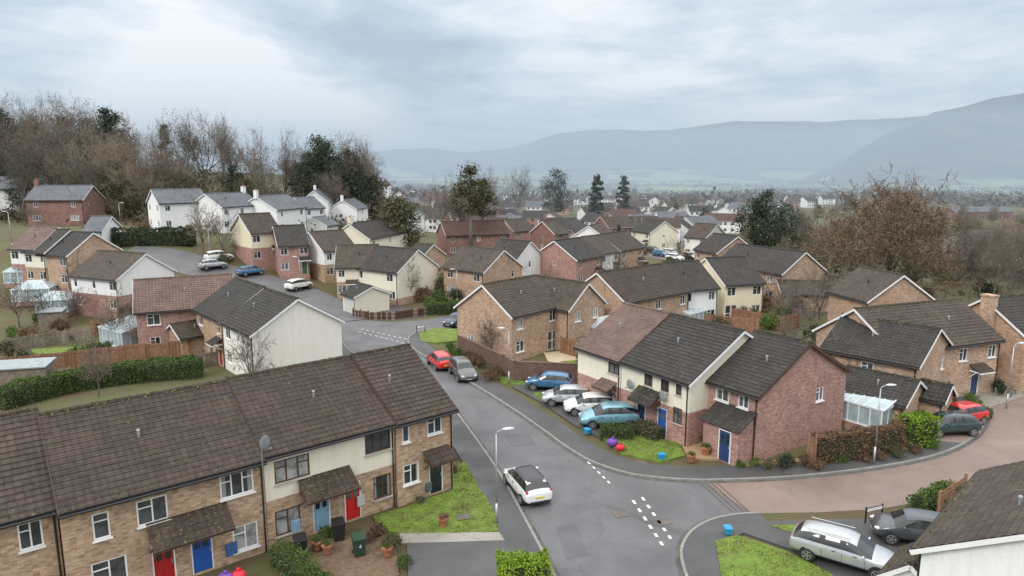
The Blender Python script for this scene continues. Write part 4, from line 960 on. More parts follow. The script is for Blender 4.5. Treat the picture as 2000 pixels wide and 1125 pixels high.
# ---------------------------------------------------------------- fences and walls
def g3mat(m):
    k=m.name+'_pale'
    return MATS.get(k) or plain(k,(.20,.10,.055) if m==WOODF else (.26,.22,.17),.9,.3,3)
def fence(label,pts,hgt=1.8,mat=WOODF,post=True,name='fence',thick=.05,drape=False):
    P=[on(*p) if drape else at(*p) for p in pts]; c0=P[0].copy()
    mb=MB(); rr=random.Random(int(abs(c0.x)*10)); pp=[]
    for a,b in zip(P,P[1:]):
        d=b-a; ln=d.length; n=max(1,round(ln/1.83)); rz=math.atan2(d.y,d.x)
        for i in range(n):
            s=a+d*(i/n)-c0; e=a+d*((i+1)/n)-c0; m=(s+e)/2; w=ln/n; dz=rr.uniform(-.05,.05)
            nb=8
            for k in range(nb):
                q=s.lerp(e,(k+.5)/nb); mb.box((q.x,q.y,q.z+hgt/2+dz),(w/nb*.93,thick*.5+(.012 if k%2 else 0),hgt-.08),rr.choice([0,0,1]),rz)
            for z in(.3,hgt-.25): mb.box((m.x,m.y,m.z+z+dz),(w-.12,thick+.04,.08),0,rz)
            pp.append((s,rz))
        pp.append((b-c0,rz))
    o=obj(name,mb.mesh(name,[mat,g3mat(mat)]),None,c0,label=label,cat='fence')
    pm=MB(); pm.box((0,0,hgt/2+.05),(.11,.13,hgt+.12)); me=pm.mesh('post',[mat])
    if post:
        for s,rz in pp[:40]: obj('post',me,o,s,rz)
fence('reddish brown close boarded garden fence',[(-20,742),(190,718),(375,700)],1.9)
fence('weathered timber garden fence',[(-20,760),(240,738),(425,712)],1.3,WOODG)
fence('brown panel fence behind terrace',[(1375,640),(1480,655)],1.8,WOODF)
fence('brown panel fence around back gardens',[(1405,625),(1530,648),(1560,640)],1.8,WOODF)
fence('tall timber fence by brick house',[(1575,908),(1590,908)],1.9,WOODF)
fence('timber fence beside the trampoline',[(1095,690),(1150,705),(1185,690)],1.7,WOODF)
fence('timber fence at house corner',[(1830,1022),(1880,985)],1.7,WOODF)
fence('low dark picket fence',[(690,618),(720,624),(775,624),(835,615)],1.0,BROWNF)
fence('weathered fence beside back lawn',[(20,690),(110,672),(180,668)],1.5,WOODG)
fence('brown fence beside paved drive',[(1920,720),(2000,735)],1.6,WOODF)
fence('timber fence beside lean-to conservatory',[(180,652),(300,690),(305,705)],1.6,WOODF)
def gwall(label,pts,hgt,mat=DARKB):
    P=[at(*p) for p in pts]; c0=P[0]; mb=MB()
    for a,b in zip(P,P[1:]):
        d=b-a; m=(a+b)/2-c0; rz=math.atan2(d.y,d.x); mb.box((m.x,m.y,hgt/2),(d.length+.2,.22,hgt),0,rz); mb.box((m.x,m.y,hgt+.04),(d.length+.26,.28,.08),1,rz)
    obj('garden_wall',mb.mesh('garden_wall',[mat,DARKB]),None,c0,label=label,cat='wall')
gwall('dark brick garden wall around corner plot',[(897,690),(985,732),(1005,745),(1180,752)],1.75)
def conserv(label,u,v,w,d,rot,hw=2.1,rise=.9,lean=False):
    p=on(u,v); r=root('conservatory',label,'conservatory',p,rot)
    b=MB(); b.box((0,0,.3),(w,d,.6)); obj('base_wall',b.mesh('base_wall',[PINK]),r)
    gl=MB(); gl.box((0,0,(hw+.6)/2),(w-.06,d-.06,hw-.6)); obj('glazing',gl.mesh('glazing',[CONS]),r)
    f=MB()
    for sx in(-1,1):
        for i in range(int(d/.75)+1): f.box((sx*(w/2-.02),-d/2+.03+(d-.06)*i/int(d/.75),(hw+.6)/2),(.07,.07,hw-.6))
    for sy in(-1,1):
        for i in range(int(w/.75)+1): f.box((-w/2+.03+(w-.06)*i/int(w/.75),sy*(d/2-.02),(hw+.6)/2),(.07,.07,hw-.6))
    for z in(.64,hw): 
        for sy in(-1,1): f.box((0,sy*d/2,z),(w+.1,.09,.09))
        for sx in(-1,1): f.box((sx*w/2,0,z+.003),(.09,d+.08,.09))
    obj('frame',f.mesh('frame',[PVC]),r)
    t=MB(); cs=[(-w/2-.08,-d/2-.08),(w/2+.08,-d/2-.08),(w/2+.08,d/2+.08),(-w/2-.08,d/2+.08)]
    if lean: tp=[(-w/2,d/2),(w/2,d/2)]
    else: tp=[(-w*.18,0),(w*.18,0)]
    z0=hw+.05;z1=hw+rise
    A_,B_,C_,D_=[(x,y,z0) for x,y in cs]; E_,F_=[(x,y,z1) for x,y in tp]
    t.poly([A_,B_,F_,E_]); t.poly([B_,C_,F_]); t.poly([C_,D_,E_,F_]); t.poly([D_,A_,E_])
    for q,a_ in((A_,E_),(B_,F_),(C_,F_),(D_,E_)): t.tube(q,a_,.05,.05,5,1)
    t.tube(E_,F_,.07,.07,6,1)
    for i in range(1,5):
        k=i/5; a=Vector(A_).lerp(Vector(B_),k); b_=Vector(E_).lerp(Vector(F_),k); t.tube(a,b_,.03,.03,4,1)
        a=Vector(B_).lerp(Vector(C_),k); t.tube(a,F_,.03,.03,4,1)
        a=Vector(D_).lerp(Vector(A_),k); t.tube(a,E_,.03,.03,4,1)
    obj('roof',t.mesh('roof',[CONS,PVC]),r)
conserv('white framed glass conservatory beside shrubs',72,592,4.2,3.6,.3)
conserv('white conservatory with cream roof',115,615,3.6,3.4,.2)
conserv('white lean-to conservatory on brick house',250,680,4.6,3.2,-.6,2.2,.7,True)
conserv('white conservatory with glazed hipped roof',1180,672,3.4,3.2,.75,2.0,1.0)
conserv('white lean-to glass conservatory',1345,640,3.5,2.6,.75,2.0,.7,True)
conserv('white conservatory behind brick house',1692,836,3.2,2.6,-.95,2.0,.6,True)
conserv('small white glazed greenhouse',48,558,3.5,3,.2)
def shed(label,u,v,w,d,rot,hh=2.0,roof=None):
    p=on(u,v); r=root('shed',label,'shed',p,rot); b=MB(); b.box((0,0,hh/2),(w,d,hh))
    for i in range(int(w/.2)): b.box((-w/2+.1+i*.2,-d/2-.008,hh/2),(.02,.016,hh))
    obj('wall',b.mesh('wall',[WOODG]),r)
    t=MB(); t.box((0,0,hh+.12),(w+.3,d+.3,.1),0,0,.08); obj('roof',t.mesh('roof',[roof or plain('felt',(.30,.34,.36),.7)]),r)
shed('long low shed with pale grey flat roof',30,752,5.5,2.2,.25,1.7)
shed('small timber garden shed beside fence',105,640,2.4,1.8,.3)
# ---------------------------------------------------------------- cars
def carpaint(name,c,metal=.3):
    m,nt,b=newmat(name); b.inputs['Base Color'].default_value=c+(1,); b.inputs['Roughness'].default_value=.28; b.inputs['Metallic'].default_value=metal
    b.inputs['Coat Weight'].default_value=.8; b.inputs['Coat Roughness'].default_value=.08
    tc=N(nt,'ShaderNodeTexCoord'); f=ramp(nt,noisef(nt,tc.outputs['Object'],3,5),[(.3,g3(c,.88)),(.7,g3(c,1.08))]); nt.links.new(f,b.inputs['Base Color'])
    return m
TYRE=plain('tyre_rubber',(.02,.02,.02),.85,.2,5); RIM=plain('alloy_rim',(.45,.46,.48),.35,.1,5,metal=.7)
HL=plain('headlight_glass',(.65,.68,.70),.1,.1,6,spec=.9); TL=plain('tail_light_red',(.45,.01,.01),.2,.2,6)
PW=plain('plate_white',(.7,.7,.68),.5,.03); PY=plain('plate_yellow',(.7,.5,.05),.5,.03); TRIM=plain('dark_trim',(.025,.025,.027),.55,.1)
def carstyle(kind):
    if kind=='hatch': L,Wd,Ht=4.0,.86,1.47; st=[(-2.0,.38,.72,.76,.66,.5),(-1.95,.3,.88,.93,.76,.6),(-1.86,.26,.95,1.0,.81,.62),(-1.55,.22,.96,1.36,.84,.56),(-1.2,.2,.96,1.43,.86,.60),(-.55,.2,.95,1.47,.86,.62),(-.47,.2,.95,1.47,.86,.62),(.1,.2,.94,1.47,.86,.62),(.18,.2,.94,1.465,.86,.62),(.55,.2,.93,1.40,.86,.60),(1.15,.2,.92,.97,.86,.66),(1.5,.22,.85,.91,.84,.62),(1.8,.26,.72,.78,.78,.56),(1.96,.32,.58,.62,.66,.48),(2.0,.38,.5,.52,.58,.4)]
    elif kind=='estate': L,Wd,Ht=4.6,.9,1.48; st=[(-2.3,.38,.75,.8,.7,.5),(-2.26,.3,.9,.95,.80,.6),(-2.18,.26,.97,1.02,.85,.64),(-1.85,.22,.98,1.38,.88,.60),(-1.4,.2,.97,1.45,.9,.63),(-.95,.2,.96,1.47,.9,.64),(-.87,.2,.96,1.475,.9,.64),(.0,.2,.95,1.48,.9,.65),(.08,.2,.95,1.48,.9,.65),(.5,.2,.94,1.42,.9,.62),(1.25,.2,.92,.98,.89,.68),(1.7,.22,.84,.9,.87,.64),(2.05,.26,.72,.78,.80,.58),(2.25,.32,.58,.62,.68,.5),(2.3,.38,.5,.52,.6,.42)]
    else: L,Wd,Ht=4.2,.88,1.62; st=[(-2.1,.38,.8,.85,.7,.5),(-2.06,.3,.95,1.0,.80,.6),(-2.0,.26,1.02,1.07,.84,.64),(-1.8,.22,1.03,1.48,.86,.62),(-1.4,.2,1.03,1.58,.88,.65),(-.75,.2,1.02,1.62,.88,.66),(-.67,.2,1.02,1.62,.88,.66),(.05,.2,1.01,1.62,.88,.66),(.13,.2,1.01,1.61,.88,.66),(.5,.2,1.0,1.54,.88,.64),(1.2,.2,.98,1.05,.87,.68),(1.6,.22,.9,.96,.85,.62),(1.92,.26,.76,.82,.78,.56),(2.06,.32,.6,.64,.68,.48),(2.1,.38,.5,.52,.6,.4)]
    return L,Wd,Ht,st
CM={}
import bmesh
def carmesh(kind):
    if kind in CM: return CM[kind]
    L,Wd,Ht,st=carstyle(kind); v=[];f=[];mi=[]
    def sec(s):
        x,zl,zb,zt,hw,rw=s
        return [(x,-0.0,zl),(x,-.8*hw,zl),(x,-hw,zl+(zb-zl)*.28),(x,-hw*1.0,zl+(zb-zl)*.72),(x,-hw*.95,zb),(x,-rw,zt-.035),(x,-rw*.55,zt),(x,0,zt+.012)]
    rings=[]
    for s in st:
        h_=sec(s); full=h_+[(p[0],-p[1],p[2]) for p in h_[-2:0:-1]]; rings.append(full)
    n=len(rings[0]); 
    for r in rings: v+=r
    cab=[s[3]-s[2]>.25 for s in st]
    for i in range(len(st)-1):
        for j in range(n):
            k=(j+1)%n; f.append((i*n+j,i*n+k,(i+1)*n+k,(i+1)*n+j))
            jj=j if j<7 else n-1-j
            thin=st[i+1][0]-st[i][0]<.09
            m=0
            if jj==4 and cab[i] and cab[i+1]: m=2 if thin else 1
            if jj in(5,6) and cab[i]!=cab[i+1]: m=1
            if jj==4 and cab[i]!=cab[i+1]: m=1
            if jj==0 or (jj==1 and 3<i<11): m=2
            mi.append(m)
    f.append(tuple(range(n))[::-1]); mi.append(0); b=(len(st)-1)*n; f.append(tuple(b+i for i in range(n))); mi.append(0)
    me=bpy.data.meshes.new('t'); me.from_pydata(v,[],f); 
    bm=bmesh.new(); bm.from_mesh(me); bmesh.ops.recalc_face_normals(bm,faces=bm.faces); bm.to_mesh(me); bm.free()
    for x in range(3): me.materials.append(BLACK)
    me.polygons.foreach_set('material_index',mi)
    o=bpy.data.objects.new('t',me); COL.objects.link(o); md=o.modifiers.new('s','SUBSURF'); md.levels=2; md.render_levels=2
    dg=bpy.context.evaluated_depsgraph_get(); dg.update(); ev=o.evaluated_get(dg); em=bpy.data.meshes.new_from_object(ev)
    out=[]
    for want in((0,2),(1,)):
        mb=MB(); mp={}
        for p in em.polygons:
            if p.material_index in want:
                q=[]
                for vi in p.vertices:
                    if vi not in mp: mp[vi]=len(mb.v); mb.v.append(tuple(em.vertices[vi].co))
                    q.append(mp[vi])
                mb.f.append(tuple(q)); mb.m.append(1 if p.material_index==2 else 0)
        out.append(mb)
    bpy.data.objects.remove(o)
    CM[kind]=(L,Wd,Ht,out); return CM[kind]
wt=MB(); wt.tube((0,-.1,0),(0,.1,0),.31,.31,20); tyre=wt.mesh('tyre',[TYRE],False,False)
wr=MB(); wr.tube((0,-.112,0),(0,-.09,0),.21,.21,16,1)
for i in range(5):
    a=i*2*math.pi/5; wr.box((.11*math.cos(a),-.116,.11*math.sin(a)),(.2,.02,.055),0,0,0,-a)
wr.tube((0,-.125,0),(0,-.1,0),.05,.05,8,0)
for i in range(16):
    a=i*2*math.pi/16; wr.box((.2*math.cos(a),-.114,.2*math.sin(a)),(.03,.02,.085),0,0,0,-a)
rim=wr.mesh('rim',[RIM,TRIM],False,False)
hub=MB(); hub.tube((0,-.05,0),(0,.05,0),.1,.1,8); hubm=hub.mesh('wheel',[TRIM])
def car(label,kind,colname,c,rear,front,metal=.3,roofc=None,group=None,draped=False,cat='car'):
    A=on(*rear) if draped else at(*rear); B=on(*front) if draped else at(*front); p=(A+B)/2; d=B-A; rot=math.atan2(d.y,d.x)
    L,Wd,Ht,(bb,gg)=carmesh(kind); pm=MATS.get('paint_'+colname) or carpaint('paint_'+colname,c,metal); MATS['paint_'+colname]=pm
    z=(H(p.x,p.y)+.07 if draped else (.145 if group=='drive' else .015))
    r=root('parked_car',label,cat,(p.x,p.y,z),rot,'parked cars')
    bm_=MB(); bm_.v=bb.v;bm_.f=bb.f;bm_.m=bb.m; body=obj('body',bm_.mesh('body',[pm,TRIM],True,False),r)
    gm_=MB(); gm_.v=gg.v;gm_.f=gg.f;gm_.m=[0]*len(gg.f); obj('window',gm_.mesh('window',[CGLASS],True,False),r)
    if roofc:
        q=MB(); q.v=[(x,y,zz+.006) for x,y,zz in bb.v]; keep=[f for f in bb.f if all(bb.v[i][2]>1.30 for i in f)]; q.f=keep;q.m=[0]*len(keep)
        obj('roof_panel',q.mesh('roof_panel',[roofc],True,False),r)
    wb=L*.315
    ar=MB()
    for sx in(-1,1):
        for sy in(-1,1): ar.tube((sx*wb,sy*(Wd-.25),.33),(sx*wb,sy*(Wd-.012),.33),.365,.365,20)
    obj('wheel_arch',ar.mesh('wheel_arch',[TRIM],False,False),r)
    for sx in(-1,1):
        for sy in(-1,1):
            w=obj('wheel',hubm,r,(sx*wb,sy*(Wd-.085),.31),0 if sy<0 else math.pi); obj('tyre',tyre,w); obj('rim',rim,w)
    for sy in(-1,1):
        m=MB(); m.ball((0,0,0),(.20,.13,.075),0,10,6); obj('headlight',m.mesh('headlight',[HL],True,False),r,(L/2-.20,sy*.58,.66),sy*-.45)
        m=MB(); m.ball((0,0,0),(.10,.10,.15),0,8,6); obj('tail_light',m.mesh('tail_light',[TL],True,False),r,(-L/2+.16,sy*.67,.86 if kind!='mpv' else .98),sy*.4)
        m=MB(); m.ball((0,0,0),(.07,.12,.075),0,8,6); obj('wing_mirror',m.mesh('wing_mirror',[pm],True,False),r,(L*.19,sy*(Wd+.08),1.0))
    m=MB(); m.box((L/2-.02,0,.42),(.03,.52,.11),0); obj('number_plate',m.mesh('number_plate',[PW]),r)
    m=MB(); m.box((-L/2-.0,0,.62),(.03,.52,.11),0); obj('number_plate',m.mesh('number_plate',[PY]),r)
    m=MB(); m.box((L/2-.035,0,.55),(.05,.7,.09),0); m.box((L/2-.07,0,.33),(.08,.9,.10),0); m.box((-L/2+.05,0,.36),(.08,1.1,.12),0); obj('grille',m.mesh('grille',[TRIM]),r)
    m=MB()
    for sy in(-1,1):
        for xx in(-.15 if kind=='hatch' else -.35,.55): m.box((xx,sy*(Wd+.004),.86),(.17,.02,.03))
        m.box((.0,sy*(Wd-.002),.6),(.012,.01,.5)) 
        m.box((-.85 if kind!='hatch' else -.6,sy*(Wd-.002),.6),(.012,.01,.5)); m.box((.95,sy*(Wd-.006),.6),(.012,.01,.45))
    obj('door_handle',m.mesh('door_handle',[TRIM]),r)
    if kind=='estate':
        for sy in(-1,1):
            m=MB(); m.tube((-1.6,sy*.6,1.49),(.3,sy*.6,1.52),.02,.02,6); obj('roof_rail',m.mesh('roof_rail',[RIM]),r)
    return r
Wh=(.78,.78,.78)
car('white hatchback with black roof driving up the road','hatch','white',Wh,(1050,988),(1008,938),0,plain('gloss_black',(.02,.02,.022),.2,.05,1,spec=.8))
car('bright red hatchback parked at the kerb','hatch','red',(.62,.02,.025),(872,726),(848,706),.1)
car('dark grey people carrier parked at the kerb','mpv','darkgrey',(.13,.135,.135),(890,722),(920,752),.4)
car('metallic blue hatchback on the forecourt','hatch','blue',(.06,.19,.36),(1108,765),(1040,760),.4,group='drive')
car('silver saloon-like hatchback on the forecourt','hatch','silver',(.52,.54,.55),(1148,792),(1068,791),.5,group='drive')
car('white hatchback on the forecourt','hatch','white',Wh,(1190,808),(1115,809),0,group='drive')
car('pale metallic blue people carrier on the forecourt','mpv','paleblue',(.22,.44,.52),(1228,832),(1148,834),.4,group='drive')
car('silver estate car with roof rails on driveway','estate','silver',(.55,.57,.58),(1576,1082),(1722,1125),.5,group='drive')
car('dark grey saloon on driveway','hatch','graphite',(.08,.09,.10),(1830,1066),(1745,1054),.4,group='drive')
car('dark blue hatchback parked behind brick house','hatch','navy',(.03,.05,.09),(905,630),(878,640),.3)
car('bright red hatchback on block driveway','hatch','red',(.62,.02,.025),(1900,825),(1845,835),.1,group='drive')
car('dark teal hatchback on block driveway','hatch','teal',(.03,.06,.07),(1872,848),(1826,850),.3,group='drive')
car('white off-road car parked by verge','mpv','white',Wh,(560,571),(608,561),0,draped=True)
car('white hatchback beside brick house','hatch','white',Wh,(1525,603),(1580,600),0)
car('blue hatchback by the upper houses','hatch','blue',(.06,.19,.36),(470,541),(508,535),.4,draped=True)
car('silver car by the upper houses','hatch','silver',(.5,.52,.54),(400,528),(432,523),.4,draped=True)
car('white car by the upper houses','mpv','white',Wh,(415,512),(442,508),0,draped=True)
for i,(u,v) in enumerate(((1275,492),(1290,500),(1318,508),(1345,505),(1380,512),(1210,488),(1310,498))):
    cn=[('graphite',(.08,.09,.10)),('blue',(.06,.19,.36)),('white',Wh),('silver',(.5,.52,.54))][i%4]
    car(cn[0]+' car in the cul-de-sac','hatch',cn[0],cn[1],(u-9,v),(u+9,v+2),.2,draped=True)
# ---------------------------------------------------------------- street furniture
def lamp(u,v,arm,hgt=5.1):
    p=on(u,v); r=root('street_lamp','slim grey galvanised street lamp beside the pavement','street lamp',p,arm,'street lamps')
    m=MB(); m.tube((0,0,0),(0,0,1.2),.075,.07,10); m.tube((0,0,1.2),(0,0,hgt-.15),.045,.035,8); obj('pole',m.mesh('pole',[GREYM],True),r)
    m=MB(); m.tube((0,0,hgt-.17),(.12,0,hgt),.034,.03,8); m.tube((.12,0,hgt),(.4,0,hgt+.06),.03,.03,8); obj('arm',m.mesh('arm',[GREYM],True),r)
    m=MB(); m.ball((.62,0,hgt+.08),(.34,.13,.075),0,12,6); obj('lamp_head',m.mesh('lamp_head',[plain('lamp_grey',(.55,.57,.58),.4)],True),r)
lamp(970,1025,.2);lamp(994,752,3.0,4.9);lamp(1706,908,.0);lamp(1965,798,.1);lamp(411,512,3.1);lamp(893,600,3.0);lamp(587,568,3.0,4.9);lamp(237,452,0,5);lamp(25,490,3.1,6)
lamp(1190,520,0); lamp(1330,520,0)
def bin_(label,u,v,c,nm):
    p=at(u,v); r=root('wheelie_bin',label,'bin',p,.4); m=MB()
    b=[(-.24,-.26),(.24,-.26),(.24,.26),(-.24,.26)]; t=[(-.29,-.34),(.29,-.34),(.29,.34),(-.29,.34)]
    for i in range(4):
        j=(i+1)%4; m.poly([(*b[i],.06),(*b[j],.06),(*t[j],.95),(*t[i],.95)])
    mm=plain('bin_'+nm,c,.45,.1); m.box((0,0,.93),(.62,.72,.06)); obj('body',m.mesh('body',[mm]),r)
    m=MB(); m.box((0,0,1.0),(.6,.74,.05),0,0,.06); m.box((0,.36,1.0),(.5,.05,.05)); obj('lid',m.mesh('lid',[mm]),r)
    for sx in(-1,1):
        m=MB(); m.tube((sx*.2,.26,.1),(sx*.28,.26,.1),.1,.1,12); obj('wheel',m.mesh('wheel',[TYRE]),r)
    if nm=='green':
        cu=bpy.data.curves.new('n','FONT'); cu.body='4'; cu.size=.28; cu.align_x='CENTER'; to=bpy.data.objects.new('t',cu); COL.objects.link(to)
        me=bpy.data.meshes.new_from_object(to.evaluated_get(bpy.context.evaluated_depsgraph_get())); me.materials.append(PVC); bpy.data.objects.remove(to)
        obj('house_number',me,r,(0,-.335,.55),(math.radians(95),0,0))
bin_('dark green wheelie bin with white number',702,1085,(.02,.05,.03),'green')
bin_('black wheelie bin by front wall',588,1088,(.02,.02,.022),'black')
bin_('black wheelie bin by front door',662,1055,(.02,.02,.022),'black')
def rbox(label,u,v,c,nm,s=1.0,cat='recycling box'):
    p=at(u,v); p.z=.15; r=root('recycling_box',label,cat,p,R.uniform(0,3)); m=MB(); w=.28*s
    b=[(-w,-w*.75),(w,-w*.75),(w,w*.75),(-w,w*.75)]
    for i in range(4):
        j=(i+1)%4; m.poly([(b[i][0]*.85,b[i][1]*.85,0),(b[j][0]*.85,b[j][1]*.85,0),(*b[j],.36*s),(*b[i],.36*s)])
    mm=plain('plastic_'+nm,c,.4,.1); obj('body',m.mesh('body',[mm]),r)
    m=MB(); m.box((0,0,.38*s),(2.15*w,1.65*w,.05)); obj('lid',m.mesh('lid',[mm]),r)
rbox('bright blue recycling box on the verge',1421,1046,(.02,.28,.5),'blue',.8); rbox('bright blue recycling box on the lawn edge',1292,900,(.02,.28,.55),'blue',.8); rbox('bright blue recycling box by the hedge',1147,850,(.02,.28,.55),'blue',.8)
def sack(label,u,v,c,nm,s=1):
    p=at(u,v); p.z=.15; m=MB(); rr=random.Random(u); m.ball((0,0,.22*s),(.34*s,.26*s,.25*s),0,12,8)
    m.v=[(x*(1+rr.uniform(-.13,.13)),y*(1+rr.uniform(-.13,.13)),max(0,z*(1+rr.uniform(-.1,.1)))) for x,y,z in m.v]
    m.tube((0,0,.42*s),(.03,.02,.56*s),.05*s,.1*s,7); obj('recycling_sack',m.mesh('sack',[plain('sack_'+nm,c,.6,.2,8)],True),None,p,label=label,cat='bag')
sack('purple recycling sack on the lawn',1196,875,(.16,.06,.35),'purple',1.1); sack('bright red recycling sack on the lawn',1211,884,(.6,.02,.04),'red',.9)
sack('red recycling sack by the front door',467,1140,(.6,.02,.04),'red',1.1); sack('purple recycling sack by the front door',442,1146,(.16,.06,.35),'purple',1.1)
def pot(u,v,s=1,plant='g'):
    p=at(u,v); p.z=.13; r=root('plant_pot','terracotta plant pot on the grass','plant pot',p); m=MB(); m.tube((0,0,0),(0,0,.4*s),.17*s,.25*s,12); m.tube((0,0,.36*s),(0,0,.44*s),.28*s,.28*s,12)
    obj('pot',m.mesh('pot',[plain('terracotta',(.33,.13,.07),.8)]),r)
    if plant: q=obj('plant',SH[plant][0],r,(0,0,.32*s)); q.scale=(.3*s,.3*s,.3*s)
pot(866,1032,1.1,'r'); pot(620,1078); pot(640,1085); pot(1378,892,1.2); pot(1350,905); pot(757,1090)
p=at(1205,800); r=root('sale_board','blue and white house sale board on a timber post','sign',p,-.25)
m=MB(); m.box((0,0,1.5),(.08,.08,3.0)); obj('post',m.mesh('post',[PVC]),r)
m=MB(); m.box((0,-.06,2.55),(.75,.03,.9),0); m.box((0,-.08,2.78),(.6,.012,.28),1); m.box((0,-.08,2.3),(.55,.012,.1),1); obj('board',m.mesh('board',[plain('sign_blue',(.03,.09,.35),.4,.05),PVC]),r)
def ssign(label,u,v,w,rot):
    p=at(u,v); p.z=.1; r=root('street_name_sign',label,'sign',p,rot)
    for sx in(-1,1): m=MB(); m.box((sx*w/2,0,.45),(.06,.06,.9)); obj('post',m.mesh('post',[BLACK]),r)
    m=MB(); m.box((0,-.01,.72),(w,.03,.24)); m.box((0,-.028,.72),(w-.08,.008,.17),1); obj('panel',m.mesh('panel',[BLACK,PVC]),r)
ssign('low street name sign on black posts',1705,1022,1.1,.35); ssign('low street name sign on black posts',822,652,1.0,.5)
p=at(1156,712); r=root('trampoline','round black trampoline with safety net','trampoline',p)
m=MB(); m.tube((0,0,.75),(0,0,.8),1.5,1.5,24); obj('mat',m.mesh('mat',[BLACK]),r)
for i in range(6):
    a=i*math.pi/3; m=MB(); m.tube((1.5*math.cos(a),1.5*math.sin(a),0),(1.5*math.cos(a),1.5*math.sin(a),2.4),.03,.03,6); obj('pole',m.mesh('pole',[GREYM]),r)
m=MB(); m.tube((0,0,2.35),(0,0,2.42),1.52,1.52,24,0,False); m.tube((0,0,.7),(0,0,.9),1.53,1.53,24,0,False); obj('rim',m.mesh('rim',[BLACK]),r)
# ---------------------------------------------------------------- hills
def hillmat():
    m,nt,b=newmat('hill_cover'); tc=N(nt,'ShaderNodeTexCoord'); o=tc.outputs['Object']
    sx=N(nt,'ShaderNodeSeparateXYZ'); nt.links.new(o,sx.inputs[0])
    vo=N(nt,'ShaderNodeTexVoronoi'); vo.inputs['Scale'].default_value=.0055; nt.links.new(o,vo.inputs['Vector'])
    sp=N(nt,'ShaderNodeSeparateColor'); nt.links.new(vo.outputs['Color'],sp.inputs[0])
    fld=ramp(nt,sp.outputs[0],[(0,(.06,.065,.05)),(.3,(.15,.21,.09)),(.6,(.19,.26,.11)),(.82,(.065,.065,.045))],'CONSTANT')
    wd=ramp(nt,noisef(nt,o,.006,9,.7),[(.38,(.012,.016,.018)),(.5,(.035,.038,.034)),(.64,(.085,.08,.06))])
    hh=math_(nt,'ADD',sx.outputs[2],math_(nt,'MULTIPLY',noisef(nt,o,.0022,5),170))
    f=ramp(nt,math_(nt,'DIVIDE',hh,300),[(.31,(0,0,0)),(.37,(1,1,1))])
    nt.links.new(mixc(nt,f,fld,wd),b.inputs['Base Color']); b.inputs['Roughness'].default_value=1
    b.inputs['Specular IOR Level'].default_value=.1
    return m
HM=hillmat()
def hill(prof,D0,D1,name,label,seed,edge=None):
    mb=MB(); nb=220; nd=34; b0,b1=prof[0][0],prof[-1][0]
    for j in range(nd+1):
        t=j/nd; D=D0+(D1-D0)*t
        for i in range(nb+1):
            b=b0+(b1-b0)*i/nb
            for k in range(len(prof)-1):
                if prof[k][0]<=b<=prof[k+1][0]:
                    q=(b-prof[k][0])/(prof[k+1][0]-prof[k][0]); hz=prof[k][1]+(prof[k+1][1]-prof[k][1])*q
            Dc=D0+(D1-D0)*.75; top=18+hz*Dc/FL
            sh=ss(0,.75,t) if t<.75 else 1-.3*ss(.75,1,t)
            amp=min(1,max(0,(top+30)/150))
            x=b*D; n=noise.fractal(Vector((x*.002,D*.002,seed)),1,2,5)*48*sh*(1 if t<.65 else .2)*amp
            z=-26+(top+26)*sh**1.3+n
            if t>.6: z+=noise.noise(Vector((x*.012,D*.01,seed)))*5*amp
            mb.v.append((x,D,z))
    for j in range(nd):
        for i in range(nb): mb.f.append((j*(nb+1)+i,j*(nb+1)+i+1,(j+1)*(nb+1)+i+1,(j+1)*(nb+1)+i)); mb.m.append(0)
    obj(name,mb.mesh(name,[HM],True,False),kind='structure',label=label)
px=lambda u,v:((u-1000)/FL,335-v)
hill([px(-800,325),px(600,322),px(740,300),px(800,292),px(900,300),px(1000,290),px(1080,264),px(1150,257),px(1300,257),px(1420,240),px(1600,242),px(1750,232),px(2000,215),px(2600,200)],2600,4600,'hill','long misty wooded ridge across the valley',1.3)
hill([px(1480,360),px(1560,348),px(1640,312),px(1700,270),px(1800,226),px(1900,204),px(2000,186),px(2300,160),px(2700,170)],1800,3100,'hill','nearer dark wooded hill fading in mist',7.7)
m=bpy.data.materials.new('mist'); m.use_nodes=True; nt=m.node_tree; nt.nodes.clear()
out=nt.nodes.new('ShaderNodeOutputMaterial'); ab=nt.nodes.new('ShaderNodeVolumeAbsorption'); em=nt.nodes.new('ShaderNodeEmission'); ad=nt.nodes.new('ShaderNodeAddShader')
SG=.00056; ab.inputs['Color'].default_value=(0,0,0,1); ab.inputs['Density'].default_value=SG; em.inputs['Color'].default_value=(.49,.60,.71,1); em.inputs['Strength'].default_value=SG  # mist emits its own haze colour in place of scattered daylight
nt.links.new(ab.outputs[0],ad.inputs[0]); nt.links.new(em.outputs[0],ad.inputs[1]); nt.links.new(ad.outputs[0],out.inputs['Volume'])
mb=MB(); mb.box((0,4700,80),(19000,9000,280)); obj('mist',mb.mesh('mist',[m],False,False),kind='structure',label='thin blue valley mist')
